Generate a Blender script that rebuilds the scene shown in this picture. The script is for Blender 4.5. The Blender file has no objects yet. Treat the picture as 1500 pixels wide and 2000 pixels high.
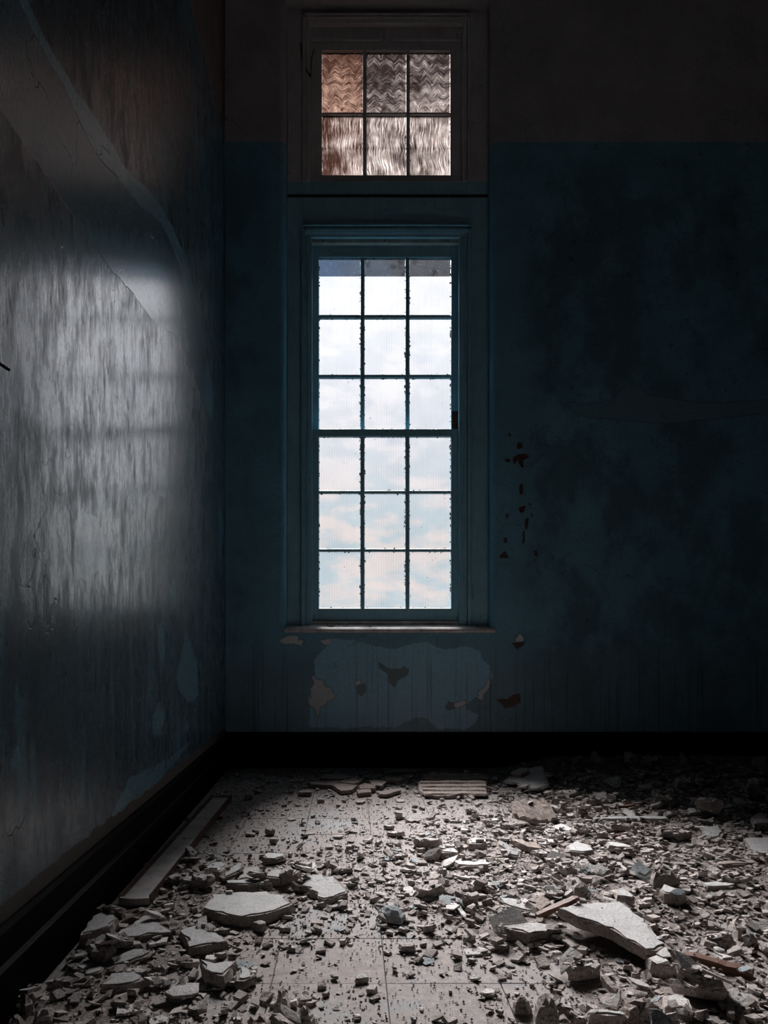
import bpy, bmesh, math, random
import numpy as np
from mathutils import Vector, Matrix

random.seed(11)
rng = np.random.default_rng(11)
sc = bpy.context.scene
COL = sc.collection

# ------------------------------------------------------------------ camera
F, VX, VY, CH = 1544.0, 684.0, 1228.0, 0.945          # focal length in pixels, vanishing point, eye height
cam_d = bpy.data.cameras.new('camera')
cam = bpy.data.objects.new('camera', cam_d)
COL.objects.link(cam)
cam.location = (0, 0, CH)
cam.rotation_euler = (math.pi / 2, 0, 0)
cam_d.sensor_width = 36.0
cam_d.sensor_fit = 'AUTO'
cam_d.lens = F / 2000 * 36
cam_d.shift_x = (750 - VX) / 2000
cam_d.shift_y = (VY - 1000) / 2000
cam_d.clip_start = 0.05
sc.camera = cam

# ------------------------------------------------------------------ node helpers
def nd(nt, typ, ins=None, **attrs):
    n = nt.nodes.new(typ)
    for k, v in attrs.items():
        setattr(n, k, v)
    for k, v in (ins or {}).items():
        if isinstance(v, bpy.types.NodeSocket):
            nt.links.new(v, n.inputs[k])
        else:
            n.inputs[k].default_value = v
    return n

def mth(nt, op, a, b=0.0, clamp=False):
    n = nd(nt, 'ShaderNodeMath', {0: a, 1: b}, operation=op)
    n.use_clamp = clamp
    return n.outputs[0]

def c4(c):
    return (c[0], c[1], c[2], 1.0) if not isinstance(c, bpy.types.NodeSocket) else c

def mix(nt, f, a, b, blend='MIX'):
    n = nd(nt, 'ShaderNodeMix', data_type='RGBA', blend_type=blend)
    for i, v in ((0, f), (6, c4(a)), (7, c4(b))):
        if isinstance(v, bpy.types.NodeSocket):
            nt.links.new(v, n.inputs[i])
        else:
            n.inputs[i].default_value = v
    return n.outputs[2]

def mixf(nt, f, a, b):
    n = nd(nt, 'ShaderNodeMix', {0: f, 2: a, 3: b}, data_type='FLOAT')
    return n.outputs[0]

def rng01(nt, v, lo, hi, smooth=False):
    n = nd(nt, 'ShaderNodeMapRange', {0: v, 1: lo, 2: hi, 3: 0.0, 4: 1.0})
    if smooth:
        n.interpolation_type = 'SMOOTHSTEP'
    return n.outputs[0]

def scaled(nt, v, s, off=(0, 0, 0)):
    return nd(nt, 'ShaderNodeMapping', {0: v, 1: off, 3: s}).outputs[0]

def noise(nt, v, s, d=4.0, r=0.55, dist=0.0):
    return nd(nt, 'ShaderNodeTexNoise', {'Vector': v, 'Scale': s, 'Detail': d, 'Roughness': r, 'Distortion': dist}).outputs[0]

def noisec(nt, v, s, d=2.0):
    return nd(nt, 'ShaderNodeTexNoise', {'Vector': v, 'Scale': s, 'Detail': d}).outputs[1]

def warp(nt, v, s, amt):
    c = noisec(nt, v, s)
    a = nd(nt, 'ShaderNodeVectorMath', {0: c, 1: (0.5, 0.5, 0.5)}, operation='SUBTRACT').outputs[0]
    b = nd(nt, 'ShaderNodeVectorMath', {0: a, 'Scale': amt}, operation='SCALE').outputs[0]
    return nd(nt, 'ShaderNodeVectorMath', {0: v, 1: b}, operation='ADD').outputs[0]

def cracks(nt, v, s, w):
    """thin dark crack lines: 1 on the line, 0 elsewhere"""
    n = nd(nt, 'ShaderNodeTexVoronoi', {'Vector': v, 'Scale': s}, feature='DISTANCE_TO_EDGE')
    return mth(nt, 'SUBTRACT', 1.0, rng01(nt, n.outputs[0], 0.0, w))

def attr(nt, name):
    return nd(nt, 'ShaderNodeAttribute', attribute_name=name).outputs['Fac']

def pos(nt):
    return nd(nt, 'ShaderNodeNewGeometry').outputs['Position']

def objco(nt):
    return nd(nt, 'ShaderNodeTexCoord').outputs['Object']

def sep(nt, v):
    return nd(nt, 'ShaderNodeSeparateXYZ', {0: v}).outputs

def new_mat(name):
    m = bpy.data.materials.new(name)
    m.use_nodes = True
    nt = m.node_tree
    nt.nodes.clear()
    out = nt.nodes.new('ShaderNodeOutputMaterial')
    return m, nt, out

def finish(nt, out, col, rough, bump=None, bstr=0.3, bdist=0.005, spec=0.5, metal=0.0, coat=0.0, ior=None):
    p = nd(nt, 'ShaderNodeBsdfPrincipled', {'Base Color': c4(col), 'Roughness': rough, 'Metallic': metal,
                                            'Specular IOR Level': spec, 'Coat Weight': coat})
    if ior:
        p.inputs['IOR'].default_value = ior
    if bump is not None:
        b = nd(nt, 'ShaderNodeBump', {'Height': bump, 'Strength': bstr, 'Distance': bdist})
        nt.links.new(b.outputs[0], p.inputs['Normal'])
    nt.links.new(p.outputs[0], out.inputs[0])
    return p

# ------------------------------------------------------------------ world: overcast sky with soft broken cloud
SKY = 1.0
w = bpy.data.worlds.new('sky')
sc.world = w
w.use_nodes = True
nt = w.node_tree
nt.nodes.clear()
wo = nt.nodes.new('ShaderNodeOutputWorld')
d = nd(nt, 'ShaderNodeTexCoord').outputs['Generated']
z = sep(nt, d)[2]
dv = scaled(nt, d, (1.0, 1.0, 2.2))
cl = noise(nt, dv, 13.0, 6.0, 0.6, 0.4)
cl2 = noise(nt, scaled(nt, d, (1, 1, 2.0), (3, 1, 2)), 30.0, 3.0, 0.5, 0.3)
clf = rng01(nt, mth(nt, 'ADD', mth(nt, 'MULTIPLY', cl, 0.7), mth(nt, 'MULTIPLY', cl2, 0.3)), 0.42, 0.58, True)
low = mix(nt, clf, (0.70, 0.84, 0.90), (1.06, 0.95, 0.92))
high = mix(nt, clf, (1.02, 1.05, 1.12), (1.20, 1.19, 1.23))
skyc = mix(nt, rng01(nt, z, 0.10, 0.27, True), low, high)
grow = mth(nt, 'ADD', 1.0, mth(nt, 'MULTIPLY', rng01(nt, z, 0.25, 1.0), 1.5))   # overcast skies brighten towards the zenith
skyc = nd(nt, 'ShaderNodeVectorMath', {0: skyc, 'Scale': grow}, operation='SCALE').outputs[0]
skyc = mix(nt, rng01(nt, z, -0.03, 0.0), (0.12, 0.12, 0.11), skyc)
bg = nd(nt, 'ShaderNodeBackground', {0: skyc, 1: SKY})
nt.links.new(bg.outputs[0], wo.inputs[0])

# ------------------------------------------------------------------ sun: hazy, spread wide by cloud
sd_ = bpy.data.lights.new('sun', 'SUN')
sd_.energy = 54.0
sd_.angle = math.radians(36)
sd_.color = (1.0, 0.97, 0.95)
sun = bpy.data.objects.new('sun', sd_)
COL.objects.link(sun)
SUN_EL, SUN_AZ = math.radians(39), math.radians(10)
sun.rotation_euler = Vector((math.sin(SUN_AZ) * math.cos(SUN_EL), -math.cos(SUN_AZ) * math.cos(SUN_EL), -math.sin(SUN_EL))).to_track_quat('-Z', 'Y').to_euler()
sun.location = (-1, 12, 9)

def portal(x0, x1, z0, z1, y):
    l = bpy.data.lights.new('sky_portal', 'AREA')
    l.shape = 'RECTANGLE'
    l.size, l.size_y = x1 - x0, z1 - z0
    l.cycles.is_portal = True
    o = bpy.data.objects.new('sky_portal', l)
    o.location = ((x0 + x1) / 2, y, (z0 + z1) / 2)
    o.rotation_euler = (-math.pi / 2, 0, 0)
    COL.objects.link(o)
portal(-0.30, 0.82, 0.96, 3.75, 5.70)
portal(-0.30, 0.82, 4.05, 5.10, 5.70)

vs = sc.view_settings
sc.display_settings.display_device = 'sRGB'
vs.view_transform = 'Standard'
vs.look = 'None'
vs.gamma = 1.0
vs.use_curve_mapping = False
vs.exposure = 0.0
sc.cycles.use_denoising = True
sc.cycles.max_bounces = 6
sc.cycles.diffuse_bounces = 3
sc.cycles.glossy_bounces = 2
sc.cycles.transparent_max_bounces = 6
sc.cycles.use_adaptive_sampling = True
sc.cycles.adaptive_threshold = 0.05
sc.cycles.adaptive_min_samples = 16
sc.cycles.caustics_reflective = False
sc.cycles.caustics_refractive = False
sc.cycles.sample_clamp_indirect = 4.0

# ------------------------------------------------------------------ geometry helpers
BACK = 5.404                        # back wall plane
LEFT = -0.854                       # left wall plane
def X(px, Y): return (px - VX) * Y / F
def Z(py, Y): return CH - (py - VY) * Y / F
def ground(px, py, z=0.0):
    Y = F * (CH - z) / (py - VY)
    return Vector((X(px, Y), Y, z))
def to_px(x, y, z=0.0): return VX + x * F / y, VY + (CH - z) * F / y

class MB:
    def __init__(s):
        s.v, s.f, s.m = [], [], []
    def add(s, vs, fs, mi=0):
        o = len(s.v)
        s.v += [tuple(p) for p in vs]
        s.f += [tuple(i + o for i in f) for f in fs]
        s.m += [mi] * len(fs)
        return s
    def box(s, x0, x1, y0, y1, z0, z1, mi=0, ch=0.0):
        if x0 > x1: x0, x1 = x1, x0
        if y0 > y1: y0, y1 = y1, y0
        if z0 > z1: z0, z1 = z1, z0
        bm = bmesh.new()
        bmesh.ops.create_cube(bm, size=1.0, matrix=Matrix.LocRotScale(((x0 + x1) / 2, (y0 + y1) / 2, (z0 + z1) / 2), None, (x1 - x0, y1 - y0, z1 - z0)))
        if ch > 0:
            ch = min(ch, 0.45 * min(x1 - x0, y1 - y0, z1 - z0))
            bmesh.ops.bevel(bm, geom=bm.edges[:], offset=ch, segments=2, affect='EDGES', profile=0.6)
        bm.verts.index_update()
        s.add([v.co[:] for v in bm.verts], [[v.index for v in f.verts] for f in bm.faces], mi)
        bm.free()
        return s
    def prism(s, poly, a0, a1, axis='x', mi=0):
        """extrude polygon poly (pairs) along an axis. x: pairs are (y,z); y: pairs are (x,z); z: pairs are (x,y)"""
        def p3(p, a):
            return {'x': (a, p[0], p[1]), 'y': (p[0], a, p[1]), 'z': (p[0], p[1], a)}[axis]
        n = len(poly)
        vs = [p3(p, a0) for p in poly] + [p3(p, a1) for p in poly]
        fs = [(i, (i + 1) % n, n + (i + 1) % n, n + i) for i in range(n)] + [tuple(range(n))[::-1], tuple(range(n, 2 * n))]
        return s.add(vs, fs, mi)
    def tube(s, pts, r, seg=8, mi=0):
        pts = [Vector(p) for p in pts]
        rings = []
        for i, p in enumerate(pts):
            t = (pts[min(i + 1, len(pts) - 1)] - pts[max(i - 1, 0)]).normalized()
            u = t.orthogonal().normalized()
            if rings and i:
                u = (pu - pu.dot(t) * t).normalized()
            pu = u
            v = t.cross(u)
            ri = r[i] if isinstance(r, (list, tuple)) else r
            rings.append([p + ri * (math.cos(a) * u + math.sin(a) * v) for a in (2 * math.pi * k / seg for k in range(seg))])
        vs = [q for ring in rings for q in ring]
        fs = []
        for i in range(len(pts) - 1):
            for k in range(seg):
                k2 = (k + 1) % seg
                fs.append((i * seg + k, i * seg + k2, (i + 1) * seg + k2, (i + 1) * seg + k))
        fs.append(tuple(range(seg))[::-1])
        fs.append(tuple((len(pts) - 1) * seg + k for k in range(seg)))
        return s.add(vs, fs, mi)
    def mesh(s, name, mats):
        me = bpy.data.meshes.new(name)
        me.from_pydata(s.v, [], s.f)
        for m in (mats if isinstance(mats, (list, tuple)) else [mats]):
            me.materials.append(m)
        me.polygons.foreach_set('material_index', s.m)
        bm = bmesh.new()
        bm.from_mesh(me)
        bmesh.ops.recalc_face_normals(bm, faces=bm.faces[:])
        bm.to_mesh(me)
        bm.free()
        me.update()
        return me
    def build(s, name, mats, parent=None, smooth=False):
        me = s.mesh(name, mats)
        if smooth:
            me.polygons.foreach_set('use_smooth', [True] * len(me.polygons))
        return link(name, me, parent)

def link(name, me, parent=None):
    o = bpy.data.objects.new(name, me)
    COL.objects.link(o)
    if parent is not None:
        o.parent = parent
        o.matrix_parent_inverse = Matrix.Translation(-Vector(parent.location)) if parent.type == 'EMPTY' else Matrix.Identity(4)
    return o

def tag(o, label=None, cat=None, group=None, kind=None):
    if label: o['label'] = label
    if cat: o['category'] = cat
    if group: o['group'] = group
    if kind: o['kind'] = kind
    return o

def empty(name, loc):
    o = bpy.data.objects.new(name, None)
    o.location = loc
    o.empty_display_size = 0.05
    COL.objects.link(o)
    return o

def poly_sdf(P, polys):
    """signed distance (negative inside) of 2-D points P to a union of polygons"""
    out = np.full(len(P), 0.15)
    for poly in polys:
        A = np.array(poly, float)
        lo, hi = A.min(0) - 0.16, A.max(0) + 0.16
        sel = np.where((P[:, 0] > lo[0]) & (P[:, 0] < hi[0]) & (P[:, 1] > lo[1]) & (P[:, 1] < hi[1]))[0]
        if not len(sel):
            continue
        Q = P[sel]
        dmin = np.full(len(Q), 9.0)
        inside = np.zeros(len(Q), bool)
        for i in range(len(A)):
            a, b = A[i], A[(i + 1) % len(A)]
            e = b - a
            t = np.clip(((Q - a) @ e) / max(e @ e, 1e-12), 0, 1)
            dmin = np.minimum(dmin, np.hypot(*(Q - a - t[:, None] * e).T))
            c = (a[1] > Q[:, 1]) != (b[1] > Q[:, 1])
            if e[1] != 0:
                inside ^= c & (Q[:, 0] < a[0] + (Q[:, 1] - a[1]) / e[1] * e[0])
        sd = np.where(inside, -dmin, dmin)
        out[sel] = np.minimum(out[sel], sd)
    return np.clip(out, -0.15, 0.15)

def set_attr(me, name, arr):
    a = me.attributes.new(name, 'FLOAT', 'POINT')
    a.data.foreach_set('value', np.asarray(arr, np.float32))

# ------------------------------------------------------------------ materials
BLUE = (0.075, 0.155, 0.215)
def wall_common(nt, P):
    streak = noise(nt, scaled(nt, P, (9, 9, 0.7)), 1.6, 6, 0.6)
    mid = noise(nt, P, 4.0, 8, 0.62)
    fine = noise(nt, P, 70.0, 4, 0.6)
    cr = mth(nt, 'MULTIPLY', cracks(nt, warp(nt, P, 9.0, 0.10), 8.0, 0.012), rng01(nt, noise(nt, P, 1.7, 2), 0.45, 0.58))
    return streak, mid, fine, cr

def edge_mask(nt, P, name, amp=0.012, sc_=28.0, w_=0.0015):
    sd = attr(nt, name)
    n = mth(nt, 'SUBTRACT', noise(nt, P, sc_, 5, 0.6), 0.5)
    s = mth(nt, 'ADD', sd, mth(nt, 'MULTIPLY', n, amp * 2))
    return mth(nt, 'SUBTRACT', 1.0, rng01(nt, s, -w_, w_)), s

def lip(nt, s, w_=0.006):
    """dark outline along a mask edge (broken paint lip)"""
    a = mth(nt, 'ABSOLUTE', s)
    return mth(nt, 'SUBTRACT', 1.0, rng01(nt, a, 0.0, w_))

def mat_wall_back():
    m, nt, out = new_mat('blue_wall_paint')
    P = objco(nt)
    streak, mid, fine, cr = wall_common(nt, P)
    xyz = sep(nt, P)
    blue = mix(nt, rng01(nt, mid, 0.35, 0.68), (0.115, 0.275, 0.38), (0.15, 0.355, 0.475))
    # mould and grime, thick to the right of the window
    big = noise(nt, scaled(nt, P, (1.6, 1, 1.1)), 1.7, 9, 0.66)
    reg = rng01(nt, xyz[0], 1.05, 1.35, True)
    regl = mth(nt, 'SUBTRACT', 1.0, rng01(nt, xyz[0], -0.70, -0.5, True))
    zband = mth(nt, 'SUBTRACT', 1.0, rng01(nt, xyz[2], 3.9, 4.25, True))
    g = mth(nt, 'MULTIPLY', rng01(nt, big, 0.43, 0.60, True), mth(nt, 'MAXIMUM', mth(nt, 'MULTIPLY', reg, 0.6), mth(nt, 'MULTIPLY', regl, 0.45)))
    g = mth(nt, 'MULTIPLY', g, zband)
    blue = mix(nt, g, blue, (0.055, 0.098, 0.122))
    spots = rng01(nt, noise(nt, P, 14, 6, 0.7), 0.60, 0.72)
    blue = mix(nt, mth(nt, 'MULTIPLY', spots, mth(nt, 'MULTIPLY', reg, 0.7)), blue, (0.03, 0.045, 0.052))
    # grubby lower wall around the flaked area
    lowz = mth(nt, 'SUBTRACT', 1.0, rng01(nt, xyz[2], 0.55, 0.95, True))
    blue = mix(nt, mth(nt, 'MULTIPLY', lowz, 0.55), blue, (0.16, 0.25, 0.30))
    cm, cs = edge_mask(nt, P, 'clean', 0.022, 26)
    blue = mix(nt, cm, blue, (0.25, 0.50, 0.67))
    drip = mth(nt, 'MULTIPLY', rng01(nt, noise(nt, scaled(nt, P, (30, 30, 0.6)), 1.5, 3, 0.5), 0.56, 0.66), mth(nt, 'MULTIPLY', lowz, 0.45))
    blue = mix(nt, drip, blue, (0.03, 0.045, 0.055))
    bm_, bs = edge_mask(nt, P, 'pale', 0.02, 14)
    blue = mix(nt, bm_, blue, (0.14, 0.27, 0.35))
    gm, gs = edge_mask(nt, P, 'grey', 0.006, 40)
    blue = mix(nt, gm, blue, (0.13, 0.19, 0.22))
    crm, crs = edge_mask(nt, P, 'cream', 0.009, 45)
    blue = mix(nt, crm, blue, (0.60, 0.62, 0.65))
    rm, rs = edge_mask(nt, P, 'rust', 0.013, 75)
    rustc = mix(nt, rng01(nt, noise(nt, P, 60, 3), 0.4, 0.6), (0.045, 0.02, 0.014), (0.085, 0.035, 0.022))
    blue = mix(nt, rm, blue, rustc)
    lips = mth(nt, 'MAXIMUM', mth(nt, 'MAXIMUM', lip(nt, crs, 0.004), lip(nt, gs, 0.004)), mth(nt, 'MAXIMUM', mth(nt, 'MULTIPLY', lip(nt, cs, 0.003), 0.6), mth(nt, 'MULTIPLY', lip(nt, bs, 0.008), 0.6)))
    blue = mix(nt, mth(nt, 'MULTIPLY', lips, 0.7), blue, (0.02, 0.03, 0.035))
    # upper distempered wall
    line = mth(nt, 'ADD', xyz[2], mth(nt, 'MULTIPLY', mth(nt, 'SUBTRACT', noise(nt, P, 30, 2), 0.5), 0.006))
    up = rng01(nt, line, 4.272, 4.276)
    grey = mix(nt, rng01(nt, mid, 0.35, 0.7), (0.33, 0.32, 0.33), (0.43, 0.42, 0.425))
    col = mix(nt, up, blue, grey)
    col = mix(nt, mth(nt, 'MULTIPLY', cr, 0.55), col, (0.015, 0.02, 0.022))
    col = mix(nt, 0.35, col, mix(nt, rng01(nt, fine, 0.3, 0.7), (0.6, 0.6, 0.6), (1.25, 1.25, 1.25)), 'MULTIPLY')
    h = mth(nt, 'ADD', mth(nt, 'MULTIPLY', mid, 0.6), mth(nt, 'MULTIPLY', fine, 0.10))
    h = mth(nt, 'SUBTRACT', h, mth(nt, 'MULTIPLY', cr, 0.3))
    h = mth(nt, 'SUBTRACT', h, mth(nt, 'MULTIPLY', mth(nt, 'MAXIMUM', crm, mth(nt, 'MAXIMUM', cm, gm)), 0.3))
    rough = mixf(nt, up, mixf(nt, mth(nt, 'MAXIMUM', crm, g), 0.38, 0.8), 0.85)
    finish(nt, out, col, rough, h, 0.35, 0.006, 0.5)
    return m

def mat_wall_left():
    m, nt, out = new_mat('worn_grey_blue_gloss_paint')
    P = objco(nt)
    xyz = sep(nt, P)
    st1 = noise(nt, scaled(nt, P, (1, 4.2, 1.5)), 4.2, 9, 0.68)
    st2 = noise(nt, scaled(nt, P, (1, 17, 4.5)), 4.5, 5, 0.65)
    mid = noise(nt, P, 3.0, 8, 0.6)
    fine = noise(nt, P, 150.0, 4, 0.65)
    grain = noise(nt, scaled(nt, P, (1, 1.5, 0.9)), 62.0, 4, 0.7)
    speck = rng01(nt, noise(nt, scaled(nt, P, (1, 1.5, 0.8)), 55.0, 3, 0.6), 0.63, 0.72)
    cr = cracks(nt, warp(nt, P, 7.0, 0.22), 2.6, 0.0045)
    crm = mth(nt, 'MULTIPLY', cr, rng01(nt, noise(nt, P, 1.8, 2), 0.48, 0.56))
    base = mix(nt, rng01(nt, st1, 0.36, 0.66), (0.040, 0.070, 0.092), (0.100, 0.150, 0.188))
    base = mix(nt, mth(nt, 'MULTIPLY', rng01(nt, st2, 0.5, 0.72), 0.5), base, (0.045, 0.055, 0.063))
    # remains of blue showing through in vertical scuffs
    bl = mth(nt, 'MULTIPLY', rng01(nt, noise(nt, scaled(nt, P, (1, 6, 1.0), (2, 5, 1)), 1.6, 7, 0.6), mth(nt, 'SUBTRACT', 0.55, mth(nt, 'MULTIPLY', rng01(nt, xyz[1], 2.8, 4.4), 0.10)), 0.62), 0.8)
    base = mix(nt, bl, base, (0.095, 0.205, 0.27))
    pm, ps = edge_mask(nt, P, 'patch', 0.014, 22)
    base = mix(nt, mth(nt, 'MULTIPLY', pm, 0.85), base, (0.14, 0.28, 0.36))
    bm_, bs = edge_mask(nt, P, 'band', 0.012, 14)
    base = mix(nt, bm_, base, mix(nt, rng01(nt, mid, 0.3, 0.7), (0.085, 0.18, 0.235), (0.12, 0.225, 0.285)))
    tm, ts = edge_mask(nt, P, 'strip', 0.016, 14)
    base = mix(nt, tm, base, (0.21, 0.41, 0.51))
    lips = mth(nt, 'MAXIMUM', lip(nt, bs, 0.006), mth(nt, 'MULTIPLY', lip(nt, ts, 0.006), 0.8))
    base = mix(nt, mth(nt, 'MULTIPLY', lips, 0.55), base, (0.03, 0.045, 0.05))
    # the bare brown plaster strip over the skirting, and the distempered top
    ln = mth(nt, 'ADD', xyz[2], mth(nt, 'MULTIPLY', mth(nt, 'SUBTRACT', noise(nt, P, 9, 4), 0.5), 0.05))
    lowm = mth(nt, 'SUBTRACT', 1.0, rng01(nt, ln, 0.268, 0.274))
    base = mix(nt, lowm, base, (0.075, 0.062, 0.057))
    up = rng01(nt, ln, 4.27, 4.29)
    base = mix(nt, up, base, mix(nt, rng01(nt, st1, 0.4, 0.65), (0.14, 0.10, 0.085), (0.20, 0.155, 0.135)))
    base = mix(nt, mth(nt, 'MULTIPLY', crm, 0.85), base, (0.012, 0.014, 0.016))
    base = mix(nt, mth(nt, 'MULTIPLY', speck, 0.6), base, (0.03, 0.033, 0.036))
    base = mix(nt, 0.75, base, mix(nt, rng01(nt, mth(nt, 'ADD', mth(nt, 'MULTIPLY', fine, 0.5), mth(nt, 'MULTIPLY', grain, 0.5)), 0.36, 0.64), (0.35, 0.35, 0.35), (1.5, 1.5, 1.5)), 'MULTIPLY')
    paint = mth(nt, 'MAXIMUM', bm_, mth(nt, 'MAXIMUM', tm, pm))
    gloss_var = rng01(nt, mth(nt, 'ADD', mth(nt, 'MULTIPLY', st1, 0.7), mth(nt, 'MULTIPLY', st2, 0.3)), 0.37, 0.55)
    rough = mixf(nt, paint, mixf(nt, gloss_var, 0.45, 0.24), 0.26)
    rough = mixf(nt, mth(nt, 'MAXIMUM', lowm, up), rough, 0.85)
    h = mth(nt, 'ADD', mth(nt, 'MULTIPLY', st2, 0.30), mth(nt, 'MULTIPLY', fine, 0.16))
    h = mth(nt, 'ADD', h, mth(nt, 'MULTIPLY', mid, 0.5))
    h = mth(nt, 'SUBTRACT', h, mth(nt, 'MULTIPLY', crm, 0.6))
    h = mth(nt, 'SUBTRACT', h, mth(nt, 'MULTIPLY', bm_, 0.4))
    h = mth(nt, 'ADD', h, mth(nt, 'MULTIPLY', tm, 0.35))
    h = mth(nt, 'ADD', h, mth(nt, 'MULTIPLY', grain, 0.30))
    dull = rng01(nt, mth(nt, 'ADD', mth(nt, 'SUBTRACT', xyz[2], mth(nt, 'MULTIPLY', xyz[1], 0.4)), mth(nt, 'MULTIPLY', mth(nt, 'SUBTRACT', st1, 0.5), 0.25)), 1.17, 1.31, True)  # slanted mask shaped to where the upper window would mirror in the wall
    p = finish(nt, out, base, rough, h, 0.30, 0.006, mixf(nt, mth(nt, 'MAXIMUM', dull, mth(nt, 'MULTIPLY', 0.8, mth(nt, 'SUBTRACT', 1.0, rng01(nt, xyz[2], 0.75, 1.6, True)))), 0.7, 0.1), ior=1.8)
    cw = mth(nt, 'MULTIPLY', mth(nt, 'SUBTRACT', 1.0, mth(nt, 'MAXIMUM', lowm, up)), mth(nt, 'ADD', 0.22, mth(nt, 'MULTIPLY', mth(nt, 'MAXIMUM', mth(nt, 'MULTIPLY', gloss_var, rng01(nt, grain, 0.28, 0.48)), mth(nt, 'MULTIPLY', paint, rng01(nt, grain, 0.15, 0.5))), 0.78)))
    # the gloss is scuffed away towards the floor
    cw = mth(nt, 'MULTIPLY', cw, mth(nt, 'ADD', 0.10, mth(nt, 'MULTIPLY', 0.9, rng01(nt, mth(nt, 'ADD', xyz[2], mth(nt, 'MULTIPLY', mth(nt, 'SUBTRACT', st1, 0.5), 0.8)), 0.75, 1.75, True))))
    # gloss taken out on a slant to suppress the upper window's reflection, and rubbed matt towards the door end
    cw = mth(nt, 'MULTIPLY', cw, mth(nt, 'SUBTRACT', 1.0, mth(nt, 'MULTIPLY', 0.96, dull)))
    cw = mth(nt, 'MULTIPLY', cw, mth(nt, 'ADD', 0.40, mth(nt, 'MULTIPLY', 0.60, rng01(nt, mth(nt, 'ADD', xyz[1], mth(nt, 'MULTIPLY', mth(nt, 'SUBTRACT', st1, 0.5), 1.2)), 2.1, 2.65, True))))
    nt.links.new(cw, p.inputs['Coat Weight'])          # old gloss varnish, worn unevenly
    p.inputs['Coat IOR'].default_value = 4.6
    p.inputs['Coat Roughness'].default_value = 0.16
    cb = nd(nt, 'ShaderNodeBump', {'Height': h, 'Strength': 0.12, 'Distance': 0.006})
    nt.links.new(cb.outputs[0], p.inputs['Coat Normal'])
    return m

def mat_plain(name, col, rough=0.7, var=0.35, s=8.0, bstr=0.2, spec=0.5, metal=0.0):
    m, nt, out = new_mat(name)
    P = pos(nt)
    n1 = noise(nt, P, s, 7, 0.62)
    n2 = noise(nt, P, s * 12, 3, 0.6)
    a = tuple(x * (1 - var) for x in col)
    b = tuple(min(1, x * (1 + var)) for x in col)
    c = mix(nt, rng01(nt, n1, 0.32, 0.68), a, b)
    c = mix(nt, 0.3, c, mix(nt, rng01(nt, n2, 0.3, 0.7), (0.6, 0.6, 0.6), (1.3, 1.3, 1.3)), 'MULTIPLY')
    finish(nt, out, c, rough, mth(nt, 'ADD', n1, mth(nt, 'MULTIPLY', n2, 0.2)), bstr, 0.004, spec, metal)
    return m

def mat_frame(name='window_paint', line_z=4.053):
    """blue gloss below the paint line, grubby off-white above"""
    m, nt, out = new_mat(name)
    P = pos(nt)
    z_ = sep(nt, P)[2]
    n1 = noise(nt, P, 9, 7, 0.65)
    n2 = noise(nt, scaled(nt, P, (1, 1, 0.15)), 60, 3, 0.6)
    blue = mix(nt, rng01(nt, n1, 0.3, 0.7), (0.19, 0.40, 0.50), (0.25, 0.49, 0.60))
    grey = mix(nt, rng01(nt, n1, 0.3, 0.7), (0.42, 0.405, 0.41), (0.54, 0.52, 0.52))
    c = mix(nt, rng01(nt, z_, line_z, line_z + 0.004), blue, grey)
    chips = rng01(nt, noise(nt, P, 38, 4, 0.65), 0.66, 0.69)
    c = mix(nt, mth(nt, 'MULTIPLY', chips, 0.85), c, (0.02, 0.018, 0.016))
    c = mix(nt, 0.3, c, mix(nt, rng01(nt, n2, 0.3, 0.7), (0.65, 0.65, 0.65), (1.25, 1.25, 1.25)), 'MULTIPLY')
    h = mth(nt, 'SUBTRACT', mth(nt, 'ADD', n1, mth(nt, 'MULTIPLY', n2, 0.4)), mth(nt, 'MULTIPLY', chips, 0.6))
    finish(nt, out, c, 0.28, h, 0.2, 0.003, 0.8)
    return m

def glass_shader(nt, out, tint, haze, hazec, rough=0.2):
    """window glass: light passes through tinted, a share is scattered by dirt, a little is mirrored"""
    tr = nd(nt, 'ShaderNodeBsdfTransparent', {0: c4(tint)})
    tl = nd(nt, 'ShaderNodeBsdfTranslucent', {0: c4(hazec)})
    mx = nd(nt, 'ShaderNodeMixShader', {0: haze, 1: tr.outputs[0], 2: tl.outputs[0]})
    gl = nd(nt, 'ShaderNodeBsdfGlossy', {0: (1, 1, 1, 1), 'Roughness': rough})
    fr = nd(nt, 'ShaderNodeFresnel', {0: 1.45})
    m2 = nd(nt, 'ShaderNodeMixShader', {0: mth(nt, 'MULTIPLY', fr.outputs[0], 0.5), 1: mx.outputs[0], 2: gl.outputs[0]})
    nt.links.new(m2.outputs[0], out.inputs[0])

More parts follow.
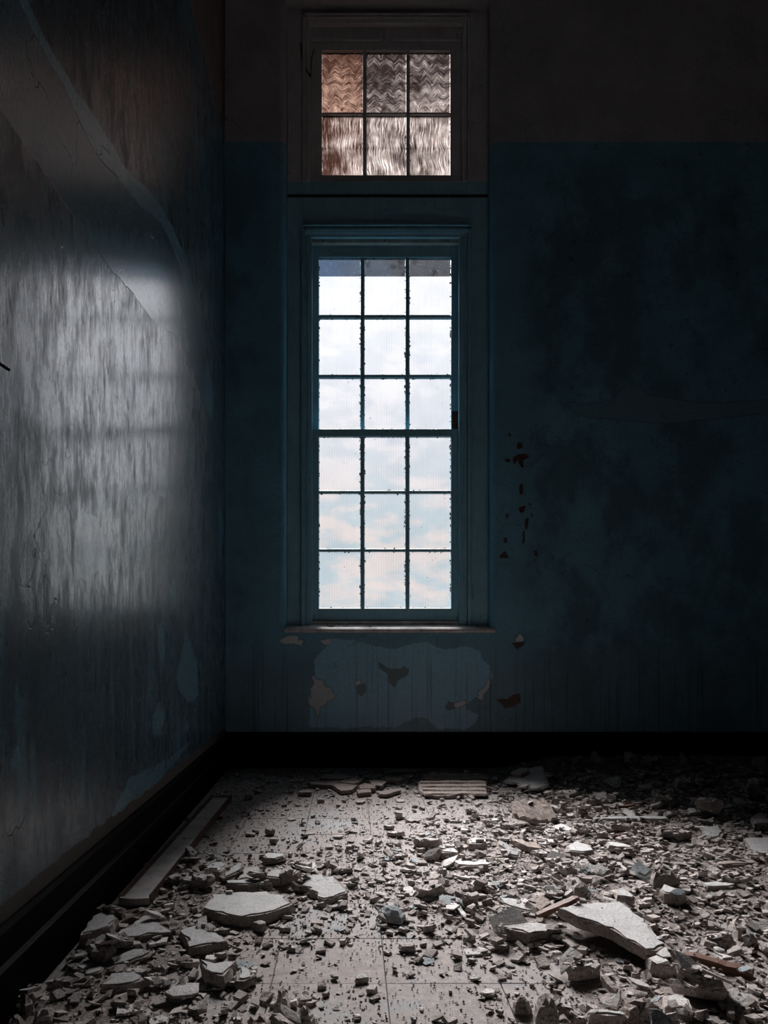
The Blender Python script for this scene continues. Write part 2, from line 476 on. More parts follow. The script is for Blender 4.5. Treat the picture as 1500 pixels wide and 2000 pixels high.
def mat_reeded():
    m, nt, out = new_mat('reeded_glass')
    P = pos(nt)
    xyz = sep(nt, P)
    ph = mth(nt, 'MULTIPLY', xyz[0], 2 * math.pi / 0.0118)
    rib = mth(nt, 'ADD', mth(nt, 'MULTIPLY', mth(nt, 'SINE', ph), 0.5), 0.5)
    rib = rng01(nt, rib, 0.0, 0.55)
    con = mth(nt, 'ADD', 0.16, mth(nt, 'MULTIPLY', rng01(nt, noise(nt, P, 5.0, 2), 0.35, 0.7), 0.5))
    t = mth(nt, 'SUBTRACT', 1.0, mth(nt, 'MULTIPLY', mth(nt, 'SUBTRACT', 1.0, rib), con))
    tint = mix(nt, t, (0.28, 0.34, 0.41), (0.755, 0.755, 0.765))
    grime = noise(nt, P, 7, 6, 0.65)
    tint = mix(nt, mth(nt, 'MULTIPLY', rng01(nt, grime, 0.5, 0.8), 0.25), tint, (0.62, 0.60, 0.58))
    spk = rng01(nt, noise(nt, P, 60, 3, 0.6), 0.715, 0.735)
    tint = mix(nt, mth(nt, 'MULTIPLY', spk, 0.8), tint, (0.04, 0.045, 0.05))
    glass_shader(nt, out, tint, 0.006, (0.8, 0.8, 0.82))
    return m

def mat_film():
    m, nt, out = new_mat('dirty_blue_film')
    P = pos(nt)
    xyz = sep(nt, P)
    n1 = noise(nt, P, 9, 6, 0.65)
    n2 = noise(nt, P, 120, 2, 0.5)
    c = mix(nt, rng01(nt, mth(nt, 'ADD', xyz[0], mth(nt, 'MULTIPLY', n1, 0.5)), 0.05, 0.6), (0.30, 0.37, 0.46), (0.30, 0.31, 0.32))
    c = mix(nt, rng01(nt, n1, 0.55, 0.72), c, (0.17, 0.17, 0.17))
    c = mix(nt, rng01(nt, n2, 0.66, 0.7), c, (0.6, 0.62, 0.65))
    glass_shader(nt, out, c, 0.006, (0.4, 0.42, 0.45), 0.4)
    return m

def mat_smear(zig):
    """glass daubed with brown-white wash, brushed zigzag or up and down"""
    m, nt, out = new_mat('smeared_glass_zigzag' if zig else 'smeared_glass_upright')
    P = pos(nt)
    xyz = sep(nt, P)
    wv = warp(nt, P, 9.0, 0.05)
    w3 = sep(nt, wv)
    if zig:
        tri = mth(nt, 'MULTIPLY', mth(nt, 'PINGPONG', mth(nt, 'ADD', w3[0], 10.0), 0.045), mth(nt, 'MULTIPLY', 2.0, noise(nt, P, 16.0, 2, 0.5)))
        zz = mth(nt, 'ADD', w3[2], mth(nt, 'MULTIPLY', tri, 0.9))
        v = nd(nt, 'ShaderNodeCombineXYZ', {0: mth(nt, 'MULTIPLY', w3[0], 16.0), 1: 0.0, 2: mth(nt, 'MULTIPLY', zz, 150.0)}).outputs[0]
        n1 = noise(nt, v, 1.0, 9, 0.74)
        n0 = noise(nt, nd(nt, 'ShaderNodeCombineXYZ', {0: mth(nt, 'MULTIPLY', xyz[0], 2.0), 1: 0.0, 2: mth(nt, 'MULTIPLY', zz, 22.0)}).outputs[0], 1.0, 2, 0.5)
    else:
        sx_ = mth(nt, 'ADD', w3[0], mth(nt, 'MULTIPLY', mth(nt, 'SINE', mth(nt, 'MULTIPLY', w3[2], 9.0)), 0.012))
        v = nd(nt, 'ShaderNodeCombineXYZ', {0: mth(nt, 'MULTIPLY', sx_, 150.0), 1: 0.0, 2: mth(nt, 'MULTIPLY', w3[2], 7.0)}).outputs[0]
        n1 = noise(nt, v, 1.0, 5, 0.65)
        n0 = noise(nt, P, 7.0, 3, 0.5)
    # heavier wash on the left of the lower row and the top of the upper row
    heavy = mth(nt, 'SUBTRACT', 1.0, rng01(nt, mth(nt, 'ADD', xyz[0], mth(nt, 'MULTIPLY', noise(nt, P, 12, 3), 0.12)), -0.10, 0.03)) if not zig else mth(nt, 'MULTIPLY', rng01(nt, xyz[2], 4.66, 4.92), 0.45)
    n = mth(nt, 'ADD', mth(nt, 'MULTIPLY', n1, 0.75), mth(nt, 'MULTIPLY', n0, 0.25))
    n = mth(nt, 'SUBTRACT', n, mth(nt, 'MULTIPLY', heavy, 0.12))
    n = mth(nt, 'ADD', n, mth(nt, 'MULTIPLY', mth(nt, 'SUBTRACT', noise(nt, P, 11.0, 3, 0.6), 0.5), 0.22))
    f = rng01(nt, n, 0.43 if zig else 0.39, 0.62 if zig else 0.58)
    left = mth(nt, 'SUBTRACT', 1.0, rng01(nt, xyz[0], 0.06, 0.12))
    brown = mix(nt, left, (0.070, 0.052, 0.049), (0.11, 0.064, 0.05))
    pale = mix(nt, left, (0.50, 0.45, 0.435), (0.50, 0.385, 0.335)) if zig else (0.46, 0.41, 0.395)
    tint = mix(nt, f, brown, pale)
    if not zig:
        tint = mix(nt, rng01(nt, n, 0.56, 0.66), tint, (0.66, 0.63, 0.62))
    glass_shader(nt, out, mix(nt, 1.0, tint, (0.16, 0.16, 0.16), 'MULTIPLY'), 0.085, mix(nt, 1.0, mix(nt, 1.0, tint, tint, 'MULTIPLY'), (3.4, 3.6, 3.6), 'MULTIPLY'), 0.4)
    return m

def mat_floor_tile():
    m, nt, out = new_mat('dusty_floor_tile')
    P = pos(nt)
    n1 = noise(nt, P, 2.2, 8, 0.62)
    n2 = noise(nt, P, 26, 6, 0.65)
    n3 = noise(nt, P, 190, 3, 0.6)
    tile = mix(nt, n2, (0.17, 0.175, 0.183), (0.24, 0.243, 0.25))
    dust = mix(nt, rng01(nt, n2, 0.3, 0.7), (0.235, 0.206, 0.194), (0.355, 0.318, 0.302))
    amt = rng01(nt, mth(nt, 'ADD', n1, mth(nt, 'MULTIPLY', mth(nt, 'SUBTRACT', n2, 0.5), 0.5)), 0.36, 0.50)
    c = mix(nt, mth(nt, 'ADD', 0.25, mth(nt, 'MULTIPLY', amt, 0.75)), tile, dust)
    c = mix(nt, rng01(nt, n3, 0.60, 0.70), c, (0.085, 0.068, 0.06))
    c = mix(nt, rng01(nt, noise(nt, P, 150, 2, 0.5), 0.68, 0.73), c, (0.62, 0.58, 0.56))
    rough = mixf(nt, amt, 0.7, 0.95)
    finish(nt, out, c, rough, mth(nt, 'ADD', mth(nt, 'MULTIPLY', n2, 0.4), mth(nt, 'MULTIPLY', n3, 0.35)), 0.4, 0.004, 0.12)
    return m

def mat_plaster(name, lo, hi, tone=False, cr_=False, speck=0.5, obj_var=0.28):
    m, nt, out = new_mat(name)
    P = pos(nt)
    n1 = noise(nt, P, 18, 6, 0.65)
    n2 = noise(nt, P, 130, 4, 0.65)
    c = mix(nt, rng01(nt, n1, 0.33, 0.67), lo, hi)
    n3 = noise(nt, P, 300, 3, 0.6)
    c = mix(nt, mth(nt, 'MULTIPLY', rng01(nt, n2, 0.50, 0.66), min(1.0, speck * 1.5)), c, tuple(x * 0.42 for x in lo))
    c = mix(nt, 0.8, c, mix(nt, rng01(nt, n3, 0.36, 0.62), (0.62, 0.60, 0.59), (1.22, 1.22, 1.22)), 'MULTIPLY')
    if tone:
        k = attr(nt, 'tone')
    else:
        k = nd(nt, 'ShaderNodeObjectInfo').outputs['Random']
    g = mth(nt, 'ADD', 1.0 - obj_var, mth(nt, 'MULTIPLY', k, 2 * obj_var))
    c = nd(nt, 'ShaderNodeVectorMath', {0: c, 'Scale': g}, operation='SCALE').outputs[0]
    h = mth(nt, 'ADD', mth(nt, 'ADD', mth(nt, 'MULTIPLY', n1, 0.9), mth(nt, 'MULTIPLY', n3, 0.25)), mth(nt, 'MULTIPLY', n2, 0.6))
    if cr_:
        cc = mth(nt, 'MULTIPLY', cracks(nt, warp(nt, P, 18.0, 0.11), 8.0, 0.014), rng01(nt, noise(nt, P, 9, 2), 0.42, 0.52))
        c = mix(nt, mth(nt, 'MULTIPLY', cc, 0.5), c, (0.06, 0.05, 0.045))
        h = mth(nt, 'SUBTRACT', h, mth(nt, 'MULTIPLY', cc, 1.0))
        lost = rng01(nt, noise(nt, P, 22, 5, 0.7), 0.665, 0.675)
        c = mix(nt, mth(nt, 'MULTIPLY', lost, 0.8), c, (0.20, 0.155, 0.135))
        h = mth(nt, 'SUBTRACT', h, mth(nt, 'MULTIPLY', lost, 1.0))
    finish(nt, out, c, 0.88, h, 0.85 if not cr_ else 0.35, 0.007, 0.08)
    return m

def mat_wood(name, lo, hi, rough=0.7):
    m, nt, out = new_mat(name)
    P = objco(nt)
    g = noise(nt, scaled(nt, P, (3, 60, 60)), 1.0, 6, 0.6)
    c = mix(nt, rng01(nt, g, 0.35, 0.65), lo, hi)
    finish(nt, out, c, rough, g, 0.4, 0.002, 0.3)
    return m

M = dict(
    back=mat_wall_back(), left=mat_wall_left(),
    dim=mat_plain('dim_wall_paint', (0.62, 0.66, 0.68), 0.8, 0.12), ceil=mat_plain('ceiling_distemper', (0.7, 0.69, 0.69), 0.9, 0.12),
    brick=mat_plain('outer_masonry', (0.10, 0.07, 0.06), 0.9),
    black=mat_plain('black_skirting_paint', (0.0028, 0.0028, 0.003), 0.6, 0.4, 6, 0.15, 0.03),
    blackline=mat_plain('worn_skirting_edge', (0.022, 0.021, 0.020), 0.6, 0.5, 20, 0.2, 0.2),
    frame=mat_frame(), cream=mat_plain('cream_gloss', (0.30, 0.32, 0.31), 0.45, 0.3, 14),
    sill=mat_plain('dusty_sill', (0.58, 0.53, 0.51), 0.75, 0.35, 14, 0.4),
    dark=mat_plain('dark_gap', (0.018, 0.012, 0.010), 0.8), rust=mat_plain('rusty_iron', (0.035, 0.016, 0.011), 0.7, 0.5, 40),
    bare=mat_wood('bare_red_wood', (0.05, 0.018, 0.010), (0.11, 0.04, 0.02)),
    putty=mat_plain('crumbling_putty', (0.07, 0.06, 0.054), 0.9, 0.7, 60),
    reed=mat_reeded(), film=mat_film(), zig=mat_smear(True), upr=mat_smear(False),
    cord=mat_plain('dirty_cord', (0.12, 0.10, 0.09), 0.9), web=mat_plain('cobweb_thread', (0.45, 0.45, 0.46), 0.8, 0.1),
    tile=mat_floor_tile(), grout=mat_plain('dark_joint', (0.045, 0.042, 0.04), 0.95),
    chunk=mat_plaster('broken_plaster', (0.30, 0.262, 0.242), (0.47, 0.425, 0.40)),
    skim=mat_plaster('painted_skim', (0.43, 0.425, 0.425), (0.55, 0.545, 0.54), False, True, 0.3, 0.14),
    topc=mat_plaster('plaster_face', (0.42, 0.40, 0.39), (0.56, 0.54, 0.53), False, False, 0.35, 0.22),
    flake=mat_plaster('pale_flake', (0.46, 0.44, 0.43), (0.62, 0.60, 0.585), False, False, 0.25, 0.22),
    bflake=mat_plaster('grey_blue_flake', (0.20, 0.225, 0.235), (0.30, 0.32, 0.33), False, False, 0.3, 0.25),
    brown=mat_plaster('brown_lath_plaster', (0.28, 0.225, 0.20), (0.44, 0.375, 0.345), False, False, 0.6, 0.12),
    rub=mat_plaster('small_rubble', (0.33, 0.29, 0.27), (0.47, 0.43, 0.41), True, False, 0.4, 0.42),
    grit=mat_plaster('grit', (0.20, 0.165, 0.15), (0.38, 0.33, 0.30), True, False, 0.4, 0.55),
    dust=mat_plaster('plaster_dust', (0.21, 0.18, 0.168), (0.33, 0.29, 0.274), True, False, 0.7, 0.0),
    wood=mat_wood('dusty_old_wood', (0.16, 0.12, 0.10), (0.30, 0.25, 0.22)), redwood=mat_wood('red_brown_wood', (0.07, 0.03, 0.02), (0.17, 0.085, 0.055)),
    channel=mat_plain('dusty_enamel', (0.42, 0.385, 0.37), 0.7, 0.3, 12, 0.3), chrust=mat_plain('rusted_flange', (0.085, 0.035, 0.022), 0.75, 0.5, 30, 0.3),
)

# ------------------------------------------------------------------ room shell
XR, YR, ZC = 4.4, -1.3, 5.9
OX0, OX1, OZ0, OZ1 = -0.4865, 1.008, 0.926, 5.302      # edge of the window recess where the rounding starts
BR = 0.05                                               # radius of the rounded plaster arris

def frange(a, b, s):
    n = max(1, int(round((b - a) / s)))
    return list(np.linspace(a, b, n + 1)[:-1])

def grid_mesh(us, vs_, skip, f3):
    U, V = np.meshgrid(us, vs_, indexing='ij')
    nu, nv = len(us), len(vs_)
    verts = [f3(u, v) for u, v in zip(U.ravel(), V.ravel())]
    faces = []
    for i in range(nu - 1):
        for j in range(nv - 1):
            if skip and skip(0.5 * (us[i] + us[i + 1]), 0.5 * (vs_[j] + vs_[j + 1])):
                continue
            faces.append((i * nv + j, (i + 1) * nv + j, (i + 1) * nv + j + 1, i * nv + j + 1))
    return verts, faces, U.ravel(), V.ravel()

def wall_poly(pts, ox, oy, k):
    """points measured on a k-times enlarged view of the back wall -> metres on the wall"""
    return [(X(ox + x / k, BACK), Z(oy + y / k, BACK)) for x, y in pts]

k7 = lambda p: wall_poly(p, 430, 1180, 2.2727)
k3 = lambda p: wall_poly(p, 540, 800, 2.7778)
CLEAN = [k7([(415, 250), (420, 330), (390, 420), (395, 500), (390, 550), (480, 545), (560, 555), (640, 545), (780, 550), (860, 505), (920, 510), (960, 555), (1100, 555), (1140, 520), (1145, 490), (1100, 470), (1085, 450), (1140, 410), (1180, 380), (1210, 320), (1200, 270), (1160, 240), (1150, 205), (1090, 185), (1000, 200), (970, 195), (920, 165), (850, 175), (780, 200), (700, 190), (600, 160), (500, 150)])]
CREAM = [k7(p) for p in (
    [(262, 160), (300, 140), (345, 140), (350, 158), (375, 160), (360, 185), (320, 175), (290, 180), (270, 172)],
    [(445, 160), (492, 152), (494, 175), (470, 183), (448, 172)],
    [(403, 320), (415, 318), (430, 335), (455, 335), (465, 365), (490, 370), (500, 395), (518, 405), (495, 425), (475, 430), (470, 450), (445, 455), (440, 495), (428, 497), (425, 470), (400, 450), (388, 430), (405, 410), (400, 375), (418, 350)],
    [(597, 345), (622, 333), (628, 355), (600, 362)],
    [(1190, 330), (1200, 345), (1190, 380), (1170, 400), (1165, 430), (1140, 415), (1145, 390), (1175, 365)],
    [(1035, 440), (1085, 425), (1095, 440), (1070, 455), (1040, 462)],
    [(1310, 150), (1330, 130), (1350, 150), (1345, 168), (1310, 168)])]
GREY = [k7(p) for p in (
    [(700, 255), (745, 285), (790, 290), (820, 278), (838, 295), (830, 315), (790, 335), (775, 370), (750, 345), (745, 310), (710, 285)],
    [(600, 370), (640, 350), (648, 380), (630, 408), (610, 395)],
    [(1000, 455), (1015, 432), (1040, 440), (1040, 465), (1015, 470)])]
RUST = [k7([(1220, 425), (1250, 420), (1280, 420), (1300, 400), (1332, 398), (1335, 435), (1300, 455), (1265, 462), (1250, 445)]), k7([(1290, 165), (1300, 172), (1355, 165), (1340, 185), (1320, 202), (1300, 180)])] + [k3(p) for p in (
    [(1258, 122), (1272, 126), (1270, 150), (1258, 148)], [(1302, 180), (1330, 178), (1335, 210), (1305, 215)],
    [(1280, 265), (1310, 240), (1360, 240), (1365, 262), (1340, 275), (1340, 315), (1325, 315), (1310, 275), (1290, 295)],
    [(1238, 265), (1268, 270), (1260, 292), (1240, 280)], [(1320, 402), (1336, 405), (1336, 455), (1322, 460), (1315, 430)],
    [(1312, 530), (1350, 522), (1345, 555), (1320, 560)], [(1360, 506), (1382, 510), (1378, 524)], [(1373, 558), (1394, 568), (1385, 582)],
    [(1350, 590), (1368, 585), (1360, 655), (1347, 650)], [(1336, 660), (1349, 660), (1347, 730), (1334, 725)],
    [(1233, 695), (1254, 700), (1252, 722), (1232, 722)], [(1210, 795), (1240, 768), (1265, 805), (1215, 808)],
    [(1395, 763), (1415, 761), (1419, 802), (1400, 802)], [(1392, 815), (1410, 810), (1405, 840), (1392, 832)], [(1244, 563), (1258, 568), (1258, 592), (1245, 592)])]
PALE = [wall_poly([(525, 465), (600, 470), (740, 455), (790, 395), (880, 390), (920, 430), (1000, 440), (1150, 465), (1300, 465), (1450, 455), (1600, 440), (1600, 520), (1450, 520), (1250, 545), (1000, 570), (850, 560), (700, 545), (570, 530)], 900, 600, 2.5)]

def build_wall_back():
    xs = frange(LEFT - 0.05, OX0, 0.008) + frange(OX0, OX1, 0.008) + frange(OX1, 1.25, 0.008) + frange(1.25, 3.0, 0.02) + frange(3.0, XR, 0.5) + [XR]
    zs = frange(0.0, OZ0, 0.008) + frange(OZ0, 2.2, 0.01) + frange(2.2, 2.8, 0.02) + frange(2.8, OZ1, 0.05) + frange(OZ1, ZC, 0.2) + [ZC]
    v, f, U, V = grid_mesh(xs, zs, lambda a, b: OX0 < a < OX1 and OZ0 < b < OZ1, lambda a, b: (a, BACK, b))
    # rounded arris and recess sides, mitred at the top corners
    base = len(v)
    loops = [(BR * math.sin(t), BR * (1 - math.cos(t))) for t in (math.pi / 2 * k / 8 for k in range(9))] + [(BR, 0.14)]
    rows = []
    for ins, dep in loops:
        rows.append([(OX0 + ins, BACK + dep, OZ0), (OX0 + ins, BACK + dep, OZ1 - ins), (OX1 - ins, BACK + dep, OZ1 - ins), (OX1 - ins, BACK + dep, OZ0)])
    nz, nx = 40, 14
    def dense(r):
        a, b, c, e = [Vector(p) for p in r]
        return [a.lerp(b, t / nz) for t in range(nz)] + [b.lerp(c, t / nx) for t in range(nx)] + [c.lerp(e, t / nz) for t in range(nz + 1)]
    dr = [dense(r) for r in rows]
    n = len(dr[0])
    for r in dr:
        v += [tuple(p) for p in r]
    for i in range(len(dr) - 1):
        for j in range(n - 1):
            f.append((base + i * n + j, base + i * n + j + 1, base + (i + 1) * n + j + 1, base + (i + 1) * n + j))
    nshell = len(f)
    # masonry behind the plaster, around the opening
    mb = MB()
    mb.v, mb.f, mb.m = v, f, [0] * nshell
    y0, y1 = BACK + 0.02, BACK + 0.42
    rx0, rx1, rz1 = OX0 - 0.02, OX1 + 0.02, OZ1 + 0.02
    mb.box(LEFT - 0.3, rx0, y0, y1, 0, ZC, 1).box(rx1, XR, y0, y1, 0, ZC, 1).box(rx0, rx1, y0, y1, rz1, ZC, 1).box(rx0, rx1, y0, y1, 0, OZ0 - 0.02, 1)
    me = bpy.data.meshes.new('wall_back')
    me.from_pydata(mb.v, [], mb.f)
    me.materials.append(M['back'])
    me.materials.append(M['brick'])
    me.polygons.foreach_set('material_index', mb.m)
    me.polygons.foreach_set('use_smooth', [i < nshell for i in range(len(mb.f))])
    P = np.column_stack([U, V])
    for name, polys in (('clean', CLEAN), ('cream', CREAM), ('grey', GREY), ('rust', RUST), ('pale', PALE)):
        a = np.full(len(mb.v), 0.15)
        a[:len(P)] = poly_sdf(P, polys)
        set_attr(me, name, a)
    return tag(link('wall_back', me), kind='structure', label='dark blue painted plaster wall around the tall window')

def left_poly(pts):
    out = []
    for px, py in pts:
        Y = -LEFT * F / (VX - px)
        out.append((Y, Z(py, Y)))
    return out
BAND_LOW = [(-60, 130), (0, 216), (30, 255), (60, 300), (99, 351), (126, 396), (156, 435), (192, 492), (216, 528), (255, 575), (291, 629), (330, 655), (354, 695), (378, 764), (393, 800), (408, 826)]
BAND_UP = [(414, 800), (408, 725), (390, 650), (372, 569), (369, 555), (354, 504), (330, 441), (300, 387), (240, 324), (210, 270), (192, 237), (132, 147), (90, 75), (57, 0), (10, -110)]
STRIP_IN = [(-10, -100), (39, 0), (63, 54), (102, 126), (132, 180), (165, 255), (192, 309), (222, 342), (249, 381), (270, 405), (306, 435), (327, 477), (345, 525), (357, 584), (387, 644), (399, 710), (390, 785), (405, 815)]
PATCH = [left_poly(p) for p in (
    [(143, 1020), (165, 1000), (190, 1012), (203, 1060), (200, 1105), (170, 1135), (145, 1130)], [(302, 920), (315, 915), (322, 945), (318, 975), (305, 965)],
    [(308, 1222), (320, 1215), (322, 1270), (315, 1310), (307, 1260)], [(345, 1320), (365, 1230), (385, 1290), (390, 1360), (370, 1372), (348, 1345)],
    [(297, 1400), (312, 1368), (322, 1400), (310, 1438), (298, 1432)], [(355, 1432), (367, 1400), (369, 1432)], [(424, 1000), (430, 985), (436, 1040), (432, 1092), (425, 1070)],
    [(330, 1150), (342, 1120), (345, 1180), (336, 1195)], [(20, 1490), (38, 1450), (45, 1480), (30, 1505)], [(215, 1600), (250, 1520), (330, 1480), (380, 1440), (300, 1540), (230, 1620)])]

def build_wall_left():
    ys = frange(YR, 1.5, 0.3) + frange(1.5, BACK + 0.01, 0.013) + [BACK + 0.01]
    zs = frange(0.0, 4.4, 0.013) + frange(4.4, ZC, 0.15) + [ZC]
    def bulge(a, b):                                   # old plaster, bellied out a little towards the far end
        u, v_ = min(1, max(0, (a - 2.2) / 3.1)), min(1, max(0, (b - 0.9) / 2.6))
        return 0.034 * math.sin(math.pi * u ** 1.25) ** 2 * math.sin(math.pi * v_) ** 2
    v, f, U, V = grid_mesh(ys, zs, None, lambda a, b: (LEFT + bulge(a, b) + 0.003 * math.sin(a * 2.3 + b * 1.1) * math.sin(b * 1.7), a, b))
    me = bpy.data.meshes.new('wall_left')
    me.from_pydata(v, [], f)
    me.materials.append(M['left'])
    me.polygons.foreach_set('use_smooth', [True] * len(f))
    P = np.column_stack([U, V])
    set_attr(me, 'band', poly_sdf(P, [left_poly(BAND_LOW + BAND_UP)]))
    set_attr(me, 'strip', poly_sdf(P, [left_poly(STRIP_IN + BAND_UP)]))
    set_attr(me, 'patch', poly_sdf(P, PATCH))
    o = link('wall_left', me)
    return tag(o, kind='structure', label='grey and blue worn gloss-painted wall with a diagonal peeled band')

wall_back = build_wall_back()
wall_left = build_wall_left()
tag(MB().box(XR, XR + 0.2, YR, BACK + 0.42, 0, ZC).build('wall_right', M['brick']), kind='structure')
tag(MB().box(LEFT - 0.3, XR + 0.2, YR - 0.2, YR, 0, ZC).build('wall_rear', M['dim']), kind='structure')
tag(MB().box(LEFT - 0.3, XR + 0.2, YR - 0.2, BACK + 0.42, ZC, ZC + 0.2).build('ceiling', M['ceil']), kind='structure')
tag(MB().box(LEFT - 0.3, LEFT - 0.03, YR, BACK + 0.42, 0, ZC).build('wall_left_core', M['brick'], wall_left))

floor = tag(MB().box(LEFT - 0.3, XR + 0.2, YR - 0.2, BACK + 0.42, -0.25, -0.006).build('floor', M['grout']), kind='structure', label='dusty grey tiled floor strewn with fallen plaster')
T, TX, TY = 0.3055, 0.0956, 2.108
tm_ = MB().box(-T / 2 + 0.0013, T / 2 - 0.0013, -T / 2 + 0.0013, T / 2 - 0.0013, -0.010, 0.0, 0, 0.0015).mesh('floor_tile', M['tile'])
for j in range(-4, 11):
    for i in range(-4, 12):
        cx, cy = TX + (i + 0.5) * T, TY + (j + 0.5) * T
        if cx < LEFT - 0.1 or cy > BACK + 0.1 or cx > 4.3:
            continue
        px, py = to_px(cx, max(cy, 0.6))
        if px > 1950 or cy < 1.1:
            continue
        o = link('floor_tile', tm_, floor)
        o.location = (cx, cy, rng.uniform(-0.0012, 0.0))
        o.rotation_euler = (rng.uniform(-.002, .002), rng.uniform(-.002, .002), 0)
rest = MB().box(LEFT - 0.3, XR, YR, TY - 3 * T - 0.31, -0.01, -0.001).box(TX + 11 * T, XR, 1.2, BACK, -0.01, -0.003)
rest.build('floor_tiling', M['tile'], floor)

# skirtings: lower board, moulded line, upper board
HB = 0.240
b = tag(MB().prism([(BACK + 0.01, 0), (BACK - 0.030, 0), (BACK - 0.030, 0.112), (BACK - 0.024, 0.117), (BACK - 0.024, 0.124), (BACK - 0.018, 0.128), (BACK - 0.018, HB - 0.012), (BACK - 0.008, HB), (BACK + 0.01, HB)], LEFT, XR).build('baseboard_back', M['black']), kind='structure', label='black painted skirting under the window wall')
MB().box(LEFT + 0.05, XR, BACK - 0.0315, BACK - 0.024, 0.1135, 0.1165, 0, 0.001).build('bead', M['blackline'], b)
HL = 0.222
b = tag(MB().prism([(LEFT - 0.01, 0), (LEFT + 0.030, 0), (LEFT + 0.030, 0.128), (LEFT + 0.024, 0.133), (LEFT + 0.018, 0.136), (LEFT + 0.018, HL - 0.012), (LEFT + 0.008, HL), (LEFT - 0.01, HL)], YR, BACK - 0.02, 'y').build('baseboard_left', M['black']), kind='structure', label='black painted skirting along the left wall')
MB().box(LEFT + 0.0285, LEFT + 0.0315, YR, BACK - 0.05, 0.1275, 0.1325, 0, 0.001).build('bead', M['blackline'], b)

# ------------------------------------------------------------------ windows
YC = BACK + 0.10                     # face of the timber casing
win = empty('window_1', (X(752, YC), YC, 0.95))
tag(win, 'tall eighteen-pane sash window with reeded glass in blue timber surround', kind='structure')
win2 = empty('window_2', (X(752, YC), YC, 4.05))
tag(win2, 'small six-pane top light with smeared brown glass above the tall window', kind='structure')

def pbox(mb, x0, x1, y0, y1, ya, yb, ch=0.002, mi=0, at=None):
    """box whose front face spans the given photo pixels at depth at (default ya)"""
    A = ya if at is None else at
    mb.box(X(x0, A), X(x1, A), ya, yb, Z(y1, A), Z(y0, A), mi, ch)

lf = MB()
pbox(lf, 552, 592, 384, 1236, YC, YC + 0.14)
pbox(lf, 916, 962, 384, 1236, YC, YC + 0.14)
pbox(lf, 592, 916, 384, 445, YC, YC + 0.14)
lf.build('casing', M['frame'], win)
uf = MB()
pbox(uf, 552, 596, 14, 380, YC, YC + 0.14)
pbox(uf, 912, 962, 14, 380, YC, YC + 0.14)
pbox(uf, 596, 912, 14, 30, YC, YC + 0.14)
pbox(uf, 596, 912, 353, 380, YC, YC + 0.14)
uf.build('casing', M['frame'], win2)
g = MB(); pbox(g, 558, 956, 379.5, 385, YC - 0.004, YC + 0.10); g.build('joint_strip', M['dark'], win2)

# linings that close the gap between casing and sashes
ln = MB()
pbox(ln, 592, 609, 440, 1224, YC + 0.03, YC + 0.16)
pbox(ln, 898, 916, 440, 1224, YC + 0.03, YC + 0.16)
pbox(ln, 592, 916, 445, 474, YC + 0.045, YC + 0.16)
ln.build('lining', M['frame'], win)
ln = MB()
pbox(ln, 596, 606, 30, 360, YC + 0.025, YC + 0.16)
pbox(ln, 902, 912, 30, 360, YC + 0.025, YC + 0.16)
ln.build('lining', M['frame'], win2)

# mouldings: outer raised band and inner stepped band, plus the head cap with slanted returns
for side, (a, b_, c, d_) in (('l', (589, 597, 597.5, 608)), ('r', (912, 920, 898, 911.5))):
    mb = MB()
    pbox(mb, a, b_, 450, 1226, YC - 0.030, YC + 0.005, 0.004, at=YC)
    pbox(mb, c, d_, 450, 1226, YC - 0.014, YC + 0.032, 0.003, at=YC)
    pbox(mb, (c + d_) / 2 - 1.6, (c + d_) / 2 + 1.6, 452, 1224, YC - 0.019, YC, 0.003, at=YC)
    xe = 608.6 if side == 'l' else 897.4
    pbox(mb, xe - 1.3, xe + 1.3, 468, 1222, YC - 0.010, YC + 0.035, 0.0042, at=YC)
    mb.build('moulding', M['frame'], win)
    mb = MB()
    a, b_, c, d_ = (591, 597, 597.5, 604) if side == 'l' else (912, 918, 904.5, 911.5)
    pbox(mb, a, b_, 38, 356, YC - 0.024, YC + 0.005, 0.004, at=YC)
    pbox(mb, c, d_, 38, 354, YC - 0.012, YC + 0.032, 0.003, at=YC)
    mb.build('moulding', M['frame'], win2)

def head_mould(x0, x1, rows, parent):
    for (pa, pb, out_a, out_b, in0) in rows:
        mb = MB()
        za, zb = Z(pa, YC), Z(pb, YC)
        xa, xb = X(x0 + in0, YC), X(x1 - in0, YC)
        e = 0.016
        vs_ = []
        for xx, s in ((xa, 1), (xb, -1)):
            vs_ += [(xx, YC - out_b, zb), (xx + s * e, YC - out_a, za), (xx + s * e, YC + 0.03, za), (xx, YC + 0.03, zb)]
        mb.add(vs_, [(0, 1, 5, 4), (1, 2, 6, 5), (2, 3, 7, 6), (3, 0, 4, 7), (0, 3, 2, 1), (4, 5, 6, 7)])
        mb.build('head_moulding', M['frame'], parent)
head_mould(592, 920, [(435, 446, 0.012, 0.048, 0), (447, 452, 0.022, 0.022, 4), (452, 459, 0.034, 0.026, 3), (459, 465, 0.020, 0.016, 6)], win)
head_mould(594, 918, [(27, 34, 0.010, 0.036, 0), (34, 40, 0.022, 0.026, 3), (40, 47, 0.020, 0.012, 5)], win2)
mb = MB(); pbox(mb, 606, 900, 465, 474, YC + 0.015, YC + 0.06); o = mb.build('head_stop', M['cream'], win)
for px in (630, 751, 875):
    p = (X(px, YC + 0.015), YC + 0.014, Z(469.5, YC + 0.015))
    MB().tube([(p[0], p[1] + 0.006, p[2]), (p[0], p[1] - 0.002, p[2])], 0.0055, 8).build('nail', M['dark'], o)
